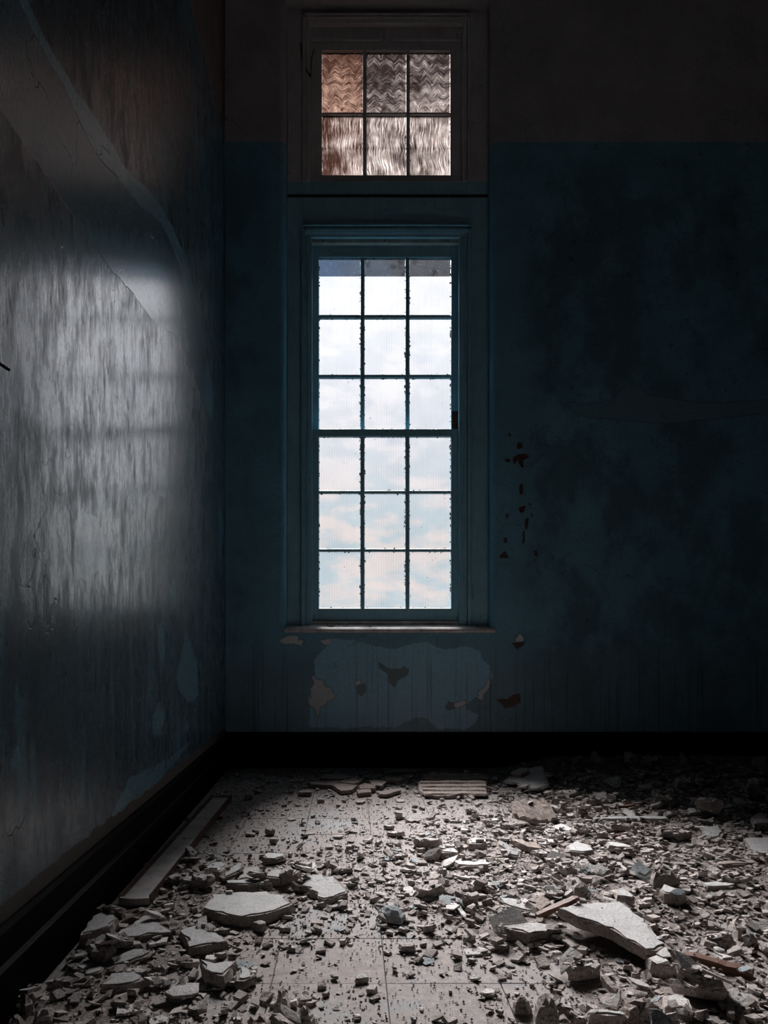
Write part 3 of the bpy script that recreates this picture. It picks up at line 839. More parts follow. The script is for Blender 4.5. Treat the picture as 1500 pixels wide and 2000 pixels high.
# boarded recess above the top light: two boards with a joint
for a, b_ in ((604, 749.2), (750.6, 906)):
    mb = MB(); pbox(mb, a, b_, 45, 77, YC + 0.030, YC + 0.05, 0.0015); mb.build('head_board', M['frame'], win2)
mb = MB(); pbox(mb, 596, 914, 20, 90, YC + 0.075, YC + 0.14); mb.build('head_block', M['frame'], win2)

PANES = []
def sash(name, parent, cols, rows, outer, yf, bars_h, glass, bot_extra=0, depth=0.045):
    """one sash: stiles and rails joined, glazing bars and panes as pieces of their own. All numbers are photo pixels at depth yf."""
    x0, x1, y0, y1 = outer
    mb = MB()
    pbox(mb, x0, cols[0][0], y0, y1, yf, yf + depth, 0.003, at=yf)
    pbox(mb, cols[-1][1], x1, y0, y1, yf, yf + depth, 0.003, at=yf)
    pbox(mb, cols[0][0] - 0.5, cols[-1][1] + 0.5, y0, rows[0][0], yf, yf + depth, 0.003, at=yf)
    pbox(mb, cols[0][0] - 0.5, cols[-1][1] + 0.5, rows[-1][1], y1, yf, yf + depth, 0.003, at=yf)
    s = mb.build(name, M['frame'], parent)
    def sub(mb, nm, mat):
        return mb.build(nm, mat, s)
    for (a, b_), (c, d_) in zip(cols[:-1], cols[1:]):
        mb = MB(); pbox(mb, b_, c, rows[0][0], rows[-1][1], yf + 0.006, yf + depth, 0.004, at=yf); sub(mb, 'glazing_bar', M['frame'])
    for (a, b_), (c, d_) in zip(rows[:-1], rows[1:]):
        hb = MB()
        for (p, q) in cols:
            pbox(hb, p, q, b_, c, yf + 0.007, yf + depth, 0.004, at=yf)
        sub(hb, 'glazing_bar', M['frame'])
    for ri, (ra, rb) in enumerate(rows):
        for (p, q) in cols:
            xa, xb = X(p, yf), X(q, yf)
            za, zb = Z(rb, yf), Z(ra, yf)
            mat = glass(ri)
            yy = yf + depth * 0.62
            if mat is M['reed']:                       # ribs as real fluting
                n = int((xb - xa) / 0.0118) * 2
                prof = [(xa + (xb - xa) * k / n, yy - (0.0012 if k % 2 else 0.0)) for k in range(n + 1)]
                pg = MB().add([(x, y, za) for x, y in prof] + [(x, y, zb) for x, y in prof], [(k, k + 1, n + 1 + k + 1, n + 1 + k) for k in range(n)])
            else:
                pg = MB().add([(xa, yy, za), (xb, yy, za), (xb, yy, zb), (xa, yy, zb)], [(0, 1, 2, 3)])
            sub(pg, 'pane', mat)
            PANES.append((xa, xb, za, zb, yy))
    # crumbling putty along the pane edges
    ch = MB()
    for (xa, xb, za, zb, yy) in PANES[-len(rows) * len(cols):]:
        for edge in range(4):
            nchip = [16, 26, 9, 12][edge] if mat is M['reed'] else [5, 5, 4, 4][edge]
            for _ in range(nchip):
                t = random.random()
                if edge < 2 and random.random() < 0.5: t = 0.25 + 0.6 * abs(math.sin(7 * t + xa * 9))
                q = [(xa, za + (zb - za) * t), (xb, za + (zb - za) * t), (xa + (xb - xa) * t, za), (xa + (xb - xa) * t, zb)][edge]
                r = random.uniform(0.003, 0.0105)
                c = Vector((q[0], yy - 0.004, q[1]))
                ps = [c + Vector((random.uniform(-1, 1), random.uniform(-.6, .3), random.uniform(-1.3, 1.3))) * r for _ in range(5)]
                ch.add(ps, [(0, 1, 2), (0, 2, 3), (0, 3, 4), (1, 2, 3), (0, 1, 4), (1, 3, 4)])
    sub(ch, 'putty_crumbs', M['putty'])['kind'] = 'stuff'
    return s

COLS = [(623, 704), (712, 792), (800, 881)]
YU, YL = YC + 0.075, YC + 0.030
up_s = sash('upper_sash', win, COLS, [(502, 614), (620, 731), (737, 838)], (607, 900, 474, 846), YU, 0, lambda r: M['reed'])
lo_s = sash('lower_sash', win, COLS, [(852, 958), (963, 1072), (1077, 1188)], (608, 898, 838, 1217), YL, 0, lambda r: M['reed'])
tr_s = sash('top_light_sash', win2, [(629, 708.5), (716, 793.5), (800.5, 879.5)], [(98, 218), (222, 342)], (604, 903, 76, 357), YC + 0.05, 0, lambda r: M['zig'] if r == 0 else M['upr'])
# dirty blue film along the top of the upper row
for (p, q) in COLS:
    y_ = YU + 0.034
    MB().box(X(p, y_), X(q, y_), y_, y_ + 0.001, Z(540, y_), Z(500, y_)).build('film_strip', M['film'], up_s)
# bare wood on the right stile
y_ = YU - 0.002
mb = MB(); pbox(mb, 882.5, 896.5, 803, 838, y_, y_ + 0.01, 0.001); mb.build('bare_wood', M['bare'], up_s)
# sloping dusty sill with rounded nose, and the sub-rail the sash sits on
sl = MB().prism([(BACK + 0.20, 0.90), (BACK + 0.20, Z(1217, YL)), (YL - 0.002, Z(1219, YL)), (BACK + 0.0, Z(1226.5, BACK)), (BACK - 0.012, Z(1229, BACK)), (BACK - 0.016, Z(1232, BACK)), (BACK - 0.012, Z(1235, BACK)), (BACK + 0.0, Z(1236, BACK)), (BACK + 0.04, 0.90)], X(556, BACK), X(966, BACK))
sl.build('sill', M['sill'], win)
mb = MB(); pbox(mb, 608, 899, 1213, 1222, YL - 0.02, YL + 0.02, 0.004); mb.build('sill_bead', M['sill'], win)
# pull catch on the top light, hanging cord
mb = MB()
pbox(mb, 745, 756, 73, 84, YC + 0.036, YC + 0.05, 0.003)
pbox(mb, 748.5, 752.5, 84, 95, YC + 0.040, YC + 0.05, 0.002)
mb.build('catch', M['frame'], win2)
yc_ = YC - 0.016
pts = [(588, 84), (588.5, 96), (590, 110), (593, 124), (598, 136), (604, 146), (607, 150)]
MB().tube([(X(a, yc_), yc_ + 0.004 * (i % 2), Z(b_, yc_)) for i, (a, b_) in enumerate(pts)], 0.006, 6).tube([(X(a, yc_), yc_ - 0.004, Z(b_, yc_)) for a, b_ in ((607, 150), (607.5, 132), (609, 112), (614, 97))], 0.005, 6).build('cord', M['cord'], win2)
# guard bars outside the top light
for py in (163, 290):
    y_ = BACK + 0.30
    MB().tube([(X(590, y_), y_, Z(py, y_)), (X(915, y_), y_, Z(py, y_))], 0.007, 8).build('guard_bar', M['rust'], win2)
# cobweb in the bottom left corner of the lower sash
wb = MB()
def wp(px, py): return (X(px, YL - 0.004), YL - 0.004, Z(py, YL))
for a, b_, sag in (((629, 1190), (690, 1206), 5), ((627, 1193), (650, 1209), 2), ((634, 1208), (688, 1210), 3), ((640, 1206), (668, 1201), 1), ((618, 1196), (632, 1190), 1), ((629, 1182), (636, 1191), -1)):
    wb.tube([wp(a[0] + (b_[0] - a[0]) * t, a[1] + (b_[1] - a[1]) * t + sag * 4 * t * (1 - t)) for t in (0, .25, .5, .75, 1)], 0.0006, 4)
wb.build('cobweb', M['web'], win)['kind'] = 'stuff'

# ------------------------------------------------------------------ rubble bookkeeping
HX0, HY0, HC = -0.9, 1.3, 0.01
HNX, HNY = 510, 415
DM = ["000000000003566", "000012333347888", "000111111257999", "000211123489999", "002422345799999", "003864545899998", "015665467899977", "068754444789965", "088742122577777", "377532111335788", "887445311236799", "777445432257899"]
DMA = np.array([[int(c) for c in r] for r in DM], float)
DY = np.array([1480, 1505, 1550, 1600, 1650, 1700, 1750, 1800, 1850, 1900, 1950, 2010], float) + 15
def dens(x, y):
    px, py = to_px(np.asarray(x, float), np.asarray(y, float))
    c = np.clip((px - 50) / 100, 0, 13.999)
    r = np.clip(np.interp(py, DY, np.arange(12)), 0, 10.999)
    ci, ri = c.astype(int), r.astype(int)
    cf, rf = c - ci, r - ri
    return (DMA[ri, ci] * (1 - rf) * (1 - cf) + DMA[ri, ci + 1] * (1 - rf) * cf + DMA[ri + 1, ci] * rf * (1 - cf) + DMA[ri + 1, ci + 1] * rf * cf)
gx = HX0 + (np.arange(HNX) + 0.5) * HC
gy = HY0 + (np.arange(HNY) + 0.5) * HC
GX, GY = np.meshgrid(gx, gy, indexing='ij')
D0 = dens(GX, GY)
ss = lambda t: np.clip(t, 0, 1) ** 2 * (3 - 2 * np.clip(t, 0, 1))
HM = 0.022 * ss((D0 - 5.2) / 3.5) + 0.075 * np.exp(-np.maximum(BACK - 0.04 - GY, 0) / 0.22) * ss((GX - 0.95) / 0.5)
HM *= ss((GX - (LEFT + 0.02)) / 0.1)
BED = HM.copy()
OCC = np.zeros_like(HM, bool)          # under a hand-placed piece
def cells(x, y, r):
    i0, i1 = max(0, int((x - r - HX0) / HC)), min(HNX, int((x + r - HX0) / HC) + 1)
    j0, j1 = max(0, int((y - r - HY0) / HC)), min(HNY, int((y + r - HY0) / HC) + 1)
    return slice(i0, i1), slice(j0, j1)
def hm_at(x, y):
    i = np.clip(((np.asarray(x) - HX0) / HC).astype(int), 0, HNX - 1)
    j = np.clip(((np.asarray(y) - HY0) / HC).astype(int), 0, HNY - 1)
    return HM[i, j]

# the low bed of dust and crumbs under the dense rubble
def build_bed():
    st = 2
    us, vs_ = np.arange(0, HNX, st), np.arange(0, HNY, st)
    H = BED[::st, ::st]
    N = rng.random(H.shape)
    N = (N + np.roll(N, 1, 0) + np.roll(N, 1, 1) + np.roll(N, (1, 1), (0, 1))) / 4 - 0.5
    Zb = np.where(H > 0.0025, H + N * 0.016 * np.minimum(1, H / 0.012), -0.004)
    nu, nv = H.shape
    V = np.column_stack([gx[::st][:, None].repeat(nv, 1).ravel(), gy[::st][None, :].repeat(nu, 0).ravel(), Zb.ravel()])
    idx = np.arange(nu * nv).reshape(nu, nv)
    Fq = np.stack([idx[:-1, :-1], idx[1:, :-1], idx[1:, 1:], idx[:-1, 1:]], -1).reshape(-1, 4)
    keep = Zb.ravel()[Fq].max(1) > 0
    keep &= (V[Fq[:, 0], 1] < BACK - 0.035) & (V[Fq[:, 0], 0] > LEFT + 0.03)
    me = bpy.data.meshes.new('plaster_dust')
    me.from_pydata(V.tolist(), [], Fq[keep].tolist())
    set_attr(me, 'tone', np.full(len(V), 0.5))
    me.materials.append(M['dust'])
    me.polygons.foreach_set('use_smooth', [True] * len(me.polygons))
    return tag(link('plaster_dust', me), 'low bed of grey-brown plaster dust under the dense rubble', 'dust', kind='stuff')
build_bed()

# ------------------------------------------------------------------ hand-placed broken pieces
def densify(P, step, jit, seedv):
    r = random.Random(seedv)
    out = []
    for i, a in enumerate(P):
        b_ = P[(i + 1) % len(P)]
        n = max(1, int((b_ - a).length / step))
        for k in range(n):
            q = a.lerp(b_, k / n)
            if k:
                q = q + Vector((r.uniform(-jit, jit), r.uniform(-jit, jit)))
            out.append(q)
    return out

HERO = []
def part(name, me, parent):
    o = bpy.data.objects.new(name, me)
    COL.objects.link(o)
    o.parent = parent
    return o
def slab(name, label, poly, top, th, sx=0.0, sy=0.0, mat='chunk', skim='skim', cat='plaster', group=None, flare=0.006, ridges=None):
    """a broken plate: poly is the outline of its upper face as measured (pixels), top its height at the middle, th its thickness, sx/sy its tilt"""
    kf = 0.8 if name == 'plaster_lump' else 0.66
    top, th = max(top * kf + (0.004 if th < 0.02 else 0.0), th * kf + 0.002), th * kf
    cpx = sum(p[0] for p in poly) / len(poly)
    cpy = sum(p[1] for p in poly) / len(poly)
    c = ground(cpx, cpy, top)
    def hit(px, py):
        dx, dz = (px - VX) / F, -(py - VY) / F
        # z = top + sx (x - cx) + sy (y - cy) along the sight line of length t
        t = (CH - top + sx * c.x + sy * c.y) / (sx * dx + sy - dz)
        return Vector((t * dx, t))
    P = [hit(*p) for p in poly]
    seedv = int(cpx * 7 + cpy * 13)
    r = random.Random(seedv)
    D = densify(P, 0.022, 0.0035, seedv)
    ctr = sum(D, Vector((0, 0))) / len(D)
    if name == 'plaster_lump': skim = None
    zt = lambda q: top + sx * (q.x - c.x) + sy * (q.y - c.y)
    rings = []
    for fr, fl, j in ((0.0, 0.0, 0.0), (0.12, 0.3, 0.002), (0.5, 1.0, 0.004), (0.85, 0.7, 0.005), (1.0, -0.4, 0.005)):
        ring = []
        for q in D:
            o = (q - ctr).normalized()
            k = fl * flare + r.uniform(-j, j)
            ring.append(Vector((q.x + o.x * k - sx * fr * th, q.y + o.y * k - sy * fr * th, max(0.0015, zt(q) - fr * th + (r.uniform(-j, j) if 0 < fr < 1 else 0)))))
        rings.append(ring)
    n = len(D)
    if name == 'plaster_lump':                         # rough broken top instead of a face
        caps = []
        for k_, rise in ((0.30, 0.0), (0.62, 0.30), (0.86, 0.62)):
            caps.append([Vector((ctr.x + (q.x - ctr.x) * k_, ctr.y + (q.y - ctr.y) * k_, zt(q) + (0.10 - rise * 0.45) * th + r.uniform(-.16, .16) * th)) for q in D])
        rings = caps + [[Vector((p.x, p.y, p.z - th * 0.38 * (1 - i / 5))) if i < 4 else p for p in ring] for i, ring in enumerate(rings)]
    base = Vector((ctr.x, ctr.y, max(0.0015, min(p.z for p in rings[-1]))))
    mb = MB()
    vs_ = [p - base for ring in rings for p in ring]
    fs = []
    for i in range(len(rings) - 1):
        for k in range(n):
            fs.append((i * n + k, i * n + (k + 1) % n, (i + 1) * n + (k + 1) % n, (i + 1) * n + k))
    mb.add(vs_, fs + [tuple(range((len(rings) - 1) * n, len(rings) * n))])
    mb.add([p - base for p in rings[0]], [tuple(range(n))[::-1]], 0)
    if skim or ridges:
        o = empty(name, base)
        core = bpy.data.objects.new('core', mb.mesh('core', M[mat]))
        COL.objects.link(core)
        core.parent = o
    else:
        o = link(name, mb.mesh(name, M[mat]))
        o.location = base
    tag(o, label, cat, group)
    HERO.append((label, ctr.x, ctr.y))
    if skim:
        sp = []
        for q in D:
            e = (q - ctr).normalized()
            k = r.uniform(-0.016, 0.003)
            sp.append(Vector((q.x + e.x * k, q.y + e.y * k)))
        m2 = MB()
        m2.add([Vector((q.x, q.y, zt(q) + 0.0035)) - base for q in sp] + [Vector((q.x, q.y, zt(q) - 0.001)) - base for q in sp],
               [tuple(range(n))[::-1]] + [(k, (k + 1) % n, n + (k + 1) % n, n + k) for k in range(n)])
        part('skim_coat', m2.mesh('skim_coat', M[skim]), o)
    if ridges:
        (a, b_), nr, wd = ridges                       # direction in pixels a->b, number, fraction of the pitch
        da = (hit(*b_) - hit(*a)).normalized()
        pr = Vector((-da.y, da.x))
        s0 = [(q - ctr).dot(pr) for q in D]
        lo, hi = min(s0), max(s0)
        for k in range(nr):
            s_ = lo + (hi - lo) * (k + 0.5) / nr
            hw = (hi - lo) / nr * wd / 2
            ts = [(q - ctr).dot(da) for q, u in zip(D, s0) if abs(u - s_) < (hi - lo) / nr]
            if len(ts) < 2: continue
            t0, t1 = min(ts) * 0.93, max(ts) * 0.93
            vs_, fs = [], []
            ns = 7
            for i in range(ns + 1):
                t = t0 + (t1 - t0) * i / ns
                for u, h in ((-hw, -0.001), (-hw * 0.7, 0.008), (hw * 0.6, 0.010), (hw, -0.001)):
                    q = ctr + da * (t + r.uniform(-.004, .004)) + pr * (s_ + u + r.uniform(-.002, .002))
                    vs_.append(Vector((q.x, q.y, zt(q) + h + r.uniform(-.002, .002) * (h > 0))) - base)
            for i in range(ns):
                for e in range(3):
                    fs.append((i * 4 + e, i * 4 + e + 1, i * 4 + e + 5, i * 4 + e + 4))
            fs += [(0, 1, 2, 3), tuple(ns * 4 + e for e in range(4))[::-1]]
            part('ridge', MB().add(vs_, fs).mesh('ridge', M[mat]), o)
    # book the footprint
    A = np.array([[q.x, q.y] for q in D])
    sl_ = cells(ctr.x, ctr.y, max((q - ctr).length for q in D) + 0.02)
    QX, QY = GX[sl_], GY[sl_]
    sd = poly_sdf(np.column_stack([QX.ravel(), QY.ravel()]), [A]).reshape(QX.shape)
    ins = sd < 0.004
    zz = top + sx * (QX - c.x) + sy * (QY - c.y)
    HM[sl_] = np.where(ins, np.maximum(HM[sl_], zz), HM[sl_])
    OCC[sl_] |= ins
    return o

def at(ox, oy, k, pts): return [(ox + x / k, oy + y / k) for x, y in pts]
A1 = lambda *p: at(0, 1500, 3, p)
A2 = lambda *p: at(350, 1600, 3.75, p)
A3 = lambda *p: at(700, 1600, 3.75, p)
A4 = lambda *p: at(1100, 1600, 3.75, p)
A5 = lambda *p: at(430, 1450, 3.75, p)
A6 = lambda *p: at(780, 1450, 3.75, p)
A7 = lambda *p: at(1100, 1400, 3.75, p)

# left of centre
slab('plaster_slab', 'largest flat cracked plaster slab left of centre, pale skimmed top', A2((240, 555), (420, 540), (640, 535), (770, 570), (790, 575), (800, 610), (835, 620), (750, 655), (600, 700), (460, 715), (330, 700), (180, 655), (215, 600)), 0.050, 0.047)
slab('plaster_slab', 'rounded pale plaster slab with chipped left edge, right of the largest slab', A2((910, 440), (985, 405), (1060, 425), (1130, 420), (1190, 470), (1230, 540), (1130, 570), (1060, 590), (1015, 575), (1015, 545), (965, 520), (950, 505), (905, 490)), 0.036, 0.033, -0.03, 0.03)
slab('plaster_slab', 'long narrow slab end-on just behind the largest slab', A2((345, 455), (430, 448), (615, 445), (625, 462), (680, 470), (560, 480), (430, 478), (350, 472)), 0.050, 0.044, flare=0.003)
slab('plaster_slab', 'thick flaky slab lying right of the narrow end-on slab', A2((600, 395), (690, 375), (800, 372), (885, 378), (830, 410), (740, 435), (650, 428), (610, 420)), 0.050, 0.046)
slab('plaster_slab', 'dark slab tipped on edge behind the narrow end-on slab', A2((310, 410), (400, 345), (460, 318), (470, 345), (410, 400), (330, 432)), 0.055, 0.022, 0.25, 0.12)
slab('plaster_slab', 'grey slab with shadowed front beside the tipped slab', A2((200, 352), (270, 312), (350, 325), (330, 360), (300, 385), (230, 380)), 0.050, 0.046)
slab('plaster_slab', 'pale broken slab with brown bare spot behind narrow end-on slab', A2((440, 350), (580, 350), (610, 395), (575, 440), (440, 440), (420, 400)), 0.028, 0.014, -0.05, 0.06, skim='flake')
slab('plaster_slab', 'single thick grey block behind the slab cluster, left of centre', A2((612, 275), (650, 250), (780, 255), (760, 275), (700, 292), (640, 290)), 0.036, 0.033)
slab('plaster_sheet', 'thin white sheet of flakes lying behind the rounded slab', A2((800, 325), (870, 318), (995, 315), (1005, 375), (940, 378), (870, 350)), 0.010, 0.006, mat='flake', skim='flake')
# by the left skirting
slab('plaster_slab', 'dark slab nearest the left skirting in front of the metal channel', A1((545, 870), (600, 850), (690, 880), (640, 930), (520, 970), (470, 980)), 0.062, 0.058)
slab('plaster_slab', 'broad grey slab with broken top layer left of the block pair', A1((690, 970), (790, 905), (860, 860), (920, 900), (985, 945), (1005, 965), (880, 975), (760, 1000), (620, 1010)), 0.052, 0.048)
slab('plaster_slab', 'grey slab with two cracked top layers below the largest slab', A1((1060, 960), (1140, 925), (1190, 950), (1300, 985), (1330, 1020), (1180, 1045), (1110, 1050), (1090, 1000)), 0.048, 0.044)
slab('plaster_slab', 'thin leaf-shaped grey slab in front of the broad grey slab', A1((720, 1090), (790, 1060), (900, 1075), (860, 1105), (760, 1130), (670, 1152), (690, 1120)), 0.026, 0.014, 0.05, 0.1)
slab('plaster_slab', 'deep wedge-shaped block with dark notch, left foreground', A1((1180, 1130), (1250, 1145), (1380, 1130), (1345, 1180), (1310, 1220), (1280, 1215), (1210, 1185)), 0.060, 0.056)
slab('plaster_slab', 'smaller pale block touching the right of the wedge block', A1((1385, 1225), (1410, 1170), (1450, 1165), (1495, 1212), (1430, 1250), (1385, 1250)), 0.040, 0.036)
slab('plaster_slab', 'rounded grey slab nearest the camera in the left corner', A1((610, 1250), (650, 1210), (790, 1205), (850, 1240), (790, 1260), (690, 1275), (600, 1275)), 0.048, 0.044)
slab('plaster_slab', 'small flat grey slab in front of the wedge block', A1((1110, 1322), (1220, 1325), (1205, 1365), (1150, 1345)), 0.016, 0.012)
slab('plaster_lump', 'brown lump of coarse plaster at the front end of the channel', A1((705, 832), (870, 812), (990, 810), (955, 840), (890, 868), (800, 876), (720, 872)), 0.048, 0.044, mat='brown', skim=None)
slab('plaster_lump', 'pointed dark lump against the left skirting at the frame edge', A1((115, 1300), (140, 1288), (190, 1340), (200, 1375), (150, 1390), (118, 1360)), 0.062, 0.058, mat='chunk', skim=None)
slab('plaster_lump', 'rounded dark lump low in the left corner', A1((215, 1410), (300, 1392), (330, 1415), (300, 1450), (210, 1452)), 0.052, 0.048, skim=None)
slab('plaster_lump', 'grey lump at the bottom left corner of the frame', A1((50, 1455), (110, 1432), (150, 1458), (120, 1490), (55, 1500)), 0.05, 0.046)
slab('plaster_slab', 'flat oval piece between left skirting and rounded grey slab', A1((500, 1180), (590, 1155), (606, 1170), (590, 1195), (510, 1212)), 0.030, 0.020)
slab('plaster_slab', 'flat dark slab between broad grey slab and skirting, lower edge', A1((430, 1165), (550, 1138), (560, 1160), (480, 1185)), 0.034, 0.026)
# middle
slab('plaster_slab', 'curved broken slab pair left of the tilted brown slab', A3((700, 305), (840, 312), (960, 300), (975, 340), (870, 345), (790, 345), (730, 335)), 0.040, 0.034)
slab('plaster_slab', 'thick pale block with sharp left tip, centre right of floor', A3((575, 230), (640, 218), (700, 215), (728, 232), (720, 248), (615, 245)), 0.046, 0.042)
slab('plaster_slab', 'rounded block wearing a pale paint cap, right of centre', A3((805, 148), (850, 135), (915, 140), (938, 170), (900, 182), (810, 178)), 0.050, 0.046)
slab('plaster_slab', 'long brown-topped slab tilted up behind the capped block', A3((1118, 150), (1180, 145), (1330, 185), (1330, 220), (1240, 205)), 0.075, 0.034, -0.12, 0.02, mat='brown', skim='brown')
slab('plaster_slab', 'curved shard standing against the tilted brown slab', A3((1025, 155), (1060, 165), (1110, 205), (1190, 250), (1180, 278), (1110, 265), (1050, 215)), 0.070, 0.022, 0.10, 0.35)
slab('plaster_slab', 'wide dusty slab beside the red-brown stick', A3((1020, 575), (1130, 578), (1215, 610), (1310, 690), (1200, 668), (1090, 640)), 0.046, 0.040)
slab('plaster_slab', 'thick coarse slab left behind the red-brown stick', A3((1235, 600), (1345, 565), (1430, 620), (1385, 650), (1330, 672)), 0.075, 0.044, 0.02, 0.1, skim='brown')
slab('plaster_slab', 'low dusty slab at the front edge of the rubble, centre right', A3((1030, 785), (1150, 742), (1330, 770), (1430, 782), (1380, 825), (1250, 840), (1140, 815)), 0.062, 0.050, skim='topc')
slab('plaster_lump', 'dark striped lump of rubble on the clear floor, centre', A3((175, 620), (260, 605), (335, 660), (310, 690), (230, 680), (180, 650)), 0.050, 0.044, mat='bflake', skim=None)
slab('plaster_chip', 'square pale chip lying flat near the middle of the floor', A3((510, 500), (575, 462), (615, 490), (560, 520)), 0.016, 0.010, 0.0, 0.08)
slab('plaster_lump', 'dark jagged lump at bottom right of the clear floor', A3((1305, 1290), (1380, 1255), (1440, 1310), (1455, 1380), (1390, 1375), (1320, 1345)), 0.070, 0.064, skim=None, mat='chunk')
slab('plaster_lump', 'small dark lump left of the jagged lump', A3((1140, 1300), (1200, 1285), (1255, 1320), (1230, 1345), (1150, 1335)), 0.042, 0.038, skim=None)
slab('plaster_lump', 'broad crumbly lump at the bottom edge, left of centre', A2((530, 1450), (640, 1410), (760, 1400), (840, 1450), (820, 1490), (600, 1500)), 0.055, 0.050, skim=None)
slab('plaster_lump', 'cone-shaped lump behind the broad crumbly lump', A2((708, 1290), (740, 1258), (800, 1265), (795, 1310), (740, 1330)), 0.058, 0.052, skim=None)
slab('plaster_lump', 'squarish lump right of the broad crumbly lump', A2((865, 1385), (930, 1350), (985, 1400), (960, 1430), (880, 1420)), 0.050, 0.046, skim=None)
# right
slab('plaster_slab', 'biggest long slab of flaking painted plaster, right foreground', A4((20, 645), (100, 625), (250, 610), (410, 612), (490, 660), (590, 740), (650, 810), (690, 860), (740, 920), (680, 965), (600, 950), (470, 880), (360, 810), (240, 760), (100, 715), (0, 665), (-30, 650)), 0.115, 0.050, -0.06, 0.05)
slab('plaster_slab', 'broken end piece just beyond tip of the biggest long slab', A4((615, 1000), (740, 945), (858, 962), (850, 1030), (780, 1075), (720, 1068), (650, 1040)), 0.075, 0.068, mat='chunk', skim=None)
slab('plaster_chip', 'white paint chip resting on the broken end piece', A4((690, 985), (750, 940), (782, 995), (730, 1010)), 0.088, 0.006, mat='flake', skim=None)
slab('plaster_chip', 'grey skim chip leaning on the broken end piece, nearer camera', A4((650, 1010), (700, 988), (765, 1035), (690, 1045)), 0.086, 0.008, mat='flake', skim=None)
slab('plaster_sheet', 'flat pale square sheet cut by the right frame edge', A4((1320, 150), (1360, 138), (1700, 140), (1720, 280), (1500, 275), (1390, 262)), 0.045, 0.014, 0.0, 0.05)
slab('plaster_sheet', 'flat pale square sheet behind rubble, upper right of floor', A4((1010, 62), (1130, 50), (1172, 110), (1150, 136), (1040, 130)), 0.056, 0.012, 0, 0.15)
slab('plaster_slab', 'sharp-topped thick chunk in the middle of right rubble', A4((705, 522), (740, 482), (820, 505), (892, 535), (830, 548), (740, 545)), 0.080, 0.062)
slab('plaster_slab', 'dark smooth slab leaning against a coarse chunk, right rubble', A4((510, 335), (550, 305), (650, 375), (635, 418), (600, 425), (540, 395)), 0.085, 0.016, 0.1, 0.5, mat='bflake', skim='bflake')
slab('plaster_lump', 'coarse peaked chunk right of the dark leaning slab', A4((640, 395), (690, 318), (780, 345), (838, 372), (835, 392), (660, 410)), 0.100, 0.060, -0.05, 0.05, skim='topc')
slab('plaster_lump', 'isolated grey boulder on the dusty path at right', A4((1220, 725), (1270, 695), (1345, 700), (1382, 735), (1360, 765), (1280, 775)), 0.062, 0.058, skim='topc')
slab('plaster_slab', 'slab with notched corner at the top of the right rubble', A4((320, 172), (345, 165), (490, 190), (495, 208), (400, 205), (335, 195)), 0.074, 0.036)
slab('plaster_slab', 'long thin bar of plaster lying across the back of right rubble', A7((220, 738), (440, 730), (600, 728), (760, 735), (765, 750), (600, 752), (400, 752), (230, 750)), 0.052, 0.038, flare=0.003)
slab('plaster_slab', 'dark triangular chip at left of right rubble', A4((140, 365), (200, 328), (280, 360), (250, 390), (170, 398)), 0.070, 0.012, 0.1, 0.3, mat='bflake', skim='bflake')
slab('plaster_slab', 'layered round slab topped with small chips, right rubble', A4((25, 195), (100, 165), (200, 190), (220, 230), (150, 245), (40, 235)), 0.060, 0.046)
slab('plaster_slab', 'low slab with shadowed front on the dusty path, right', A4((1015, 470), (1120, 455), (1250, 480), (1235, 497), (1060, 492)), 0.040, 0.034)
slab('plaster_slab', 'long rough slab near the right frame edge', A4((1110, 322), (1200, 305), (1400, 300), (1430, 322), (1300, 330), (1130, 334)), 0.050, 0.038, skim='brown')
slab('plaster_slab', 'wide crumbling slab at the bottom, right foreground', A4((735, 1295), (830, 1282), (920, 1320), (945, 1385), (860, 1400), (750, 1370)), 0.070, 0.050, skim='topc')
slab('plaster_lump', 'round brown lump beside the wide crumbling slab', A4((410, 1340), (500, 1310), (640, 1315), (720, 1365), (640, 1400), (480, 1395)), 0.070, 0.056, mat='brown', skim=None)
slab('plaster_slab', 'dark edge-on slab along the bottom, right foreground', A4((190, 1400), (320, 1392), (440, 1420), (450, 1440), (330, 1440), (200, 1425)), 0.062, 0.050)
slab('plaster_sheet', 'dark blue-grey shard standing at the bottom right edge', A4((650, 1392), (700, 1395), (760, 1440), (785, 1490), (652, 1490)), 0.095, 0.008, 0.0, 0.8, mat='bflake', skim=None)
slab('plaster_slab', 'grey plate with coarse face, far right foreground', A4((1165, 1300), (1230, 1290), (1300, 1360), (1265, 1420), (1200, 1410)), 0.050, 0.030, skim='topc')
slab('plaster_slab', 'pale split chip left of the wooden batten', A4((480, 1165), (560, 1175), (640, 1225), (630, 1240), (540, 1222)), 0.050, 0.012, skim='flake')
slab('plaster_slab', 'white triangular tile-like chip beyond the wooden batten', A4((1105, 980), (1180, 985), (1255, 1018), (1160, 1038)), 0.024, 0.012, skim='flake', mat='flake')
slab('plaster_chip', 'grey paint-faced chip standing at bottom right foreground', A4((305, 1340), (410, 1262), (418, 1300), (390, 1372)), 0.065, 0.008, 0.1, 0.4, mat='flake', skim=None)
slab('plaster_slab', 'capped slab with smooth grey top behind the biggest slab', A4((385, 515), (430, 500), (518, 560), (505, 575), (400, 560)), 0.108, 0.03, 0, 0.1)
slab('plaster_lump', 'dark round lump at the left end of right rubble', A4((20, 440), (80, 390), (160, 420), (165, 490), (80, 500)), 0.078, 0.060, skim=None)
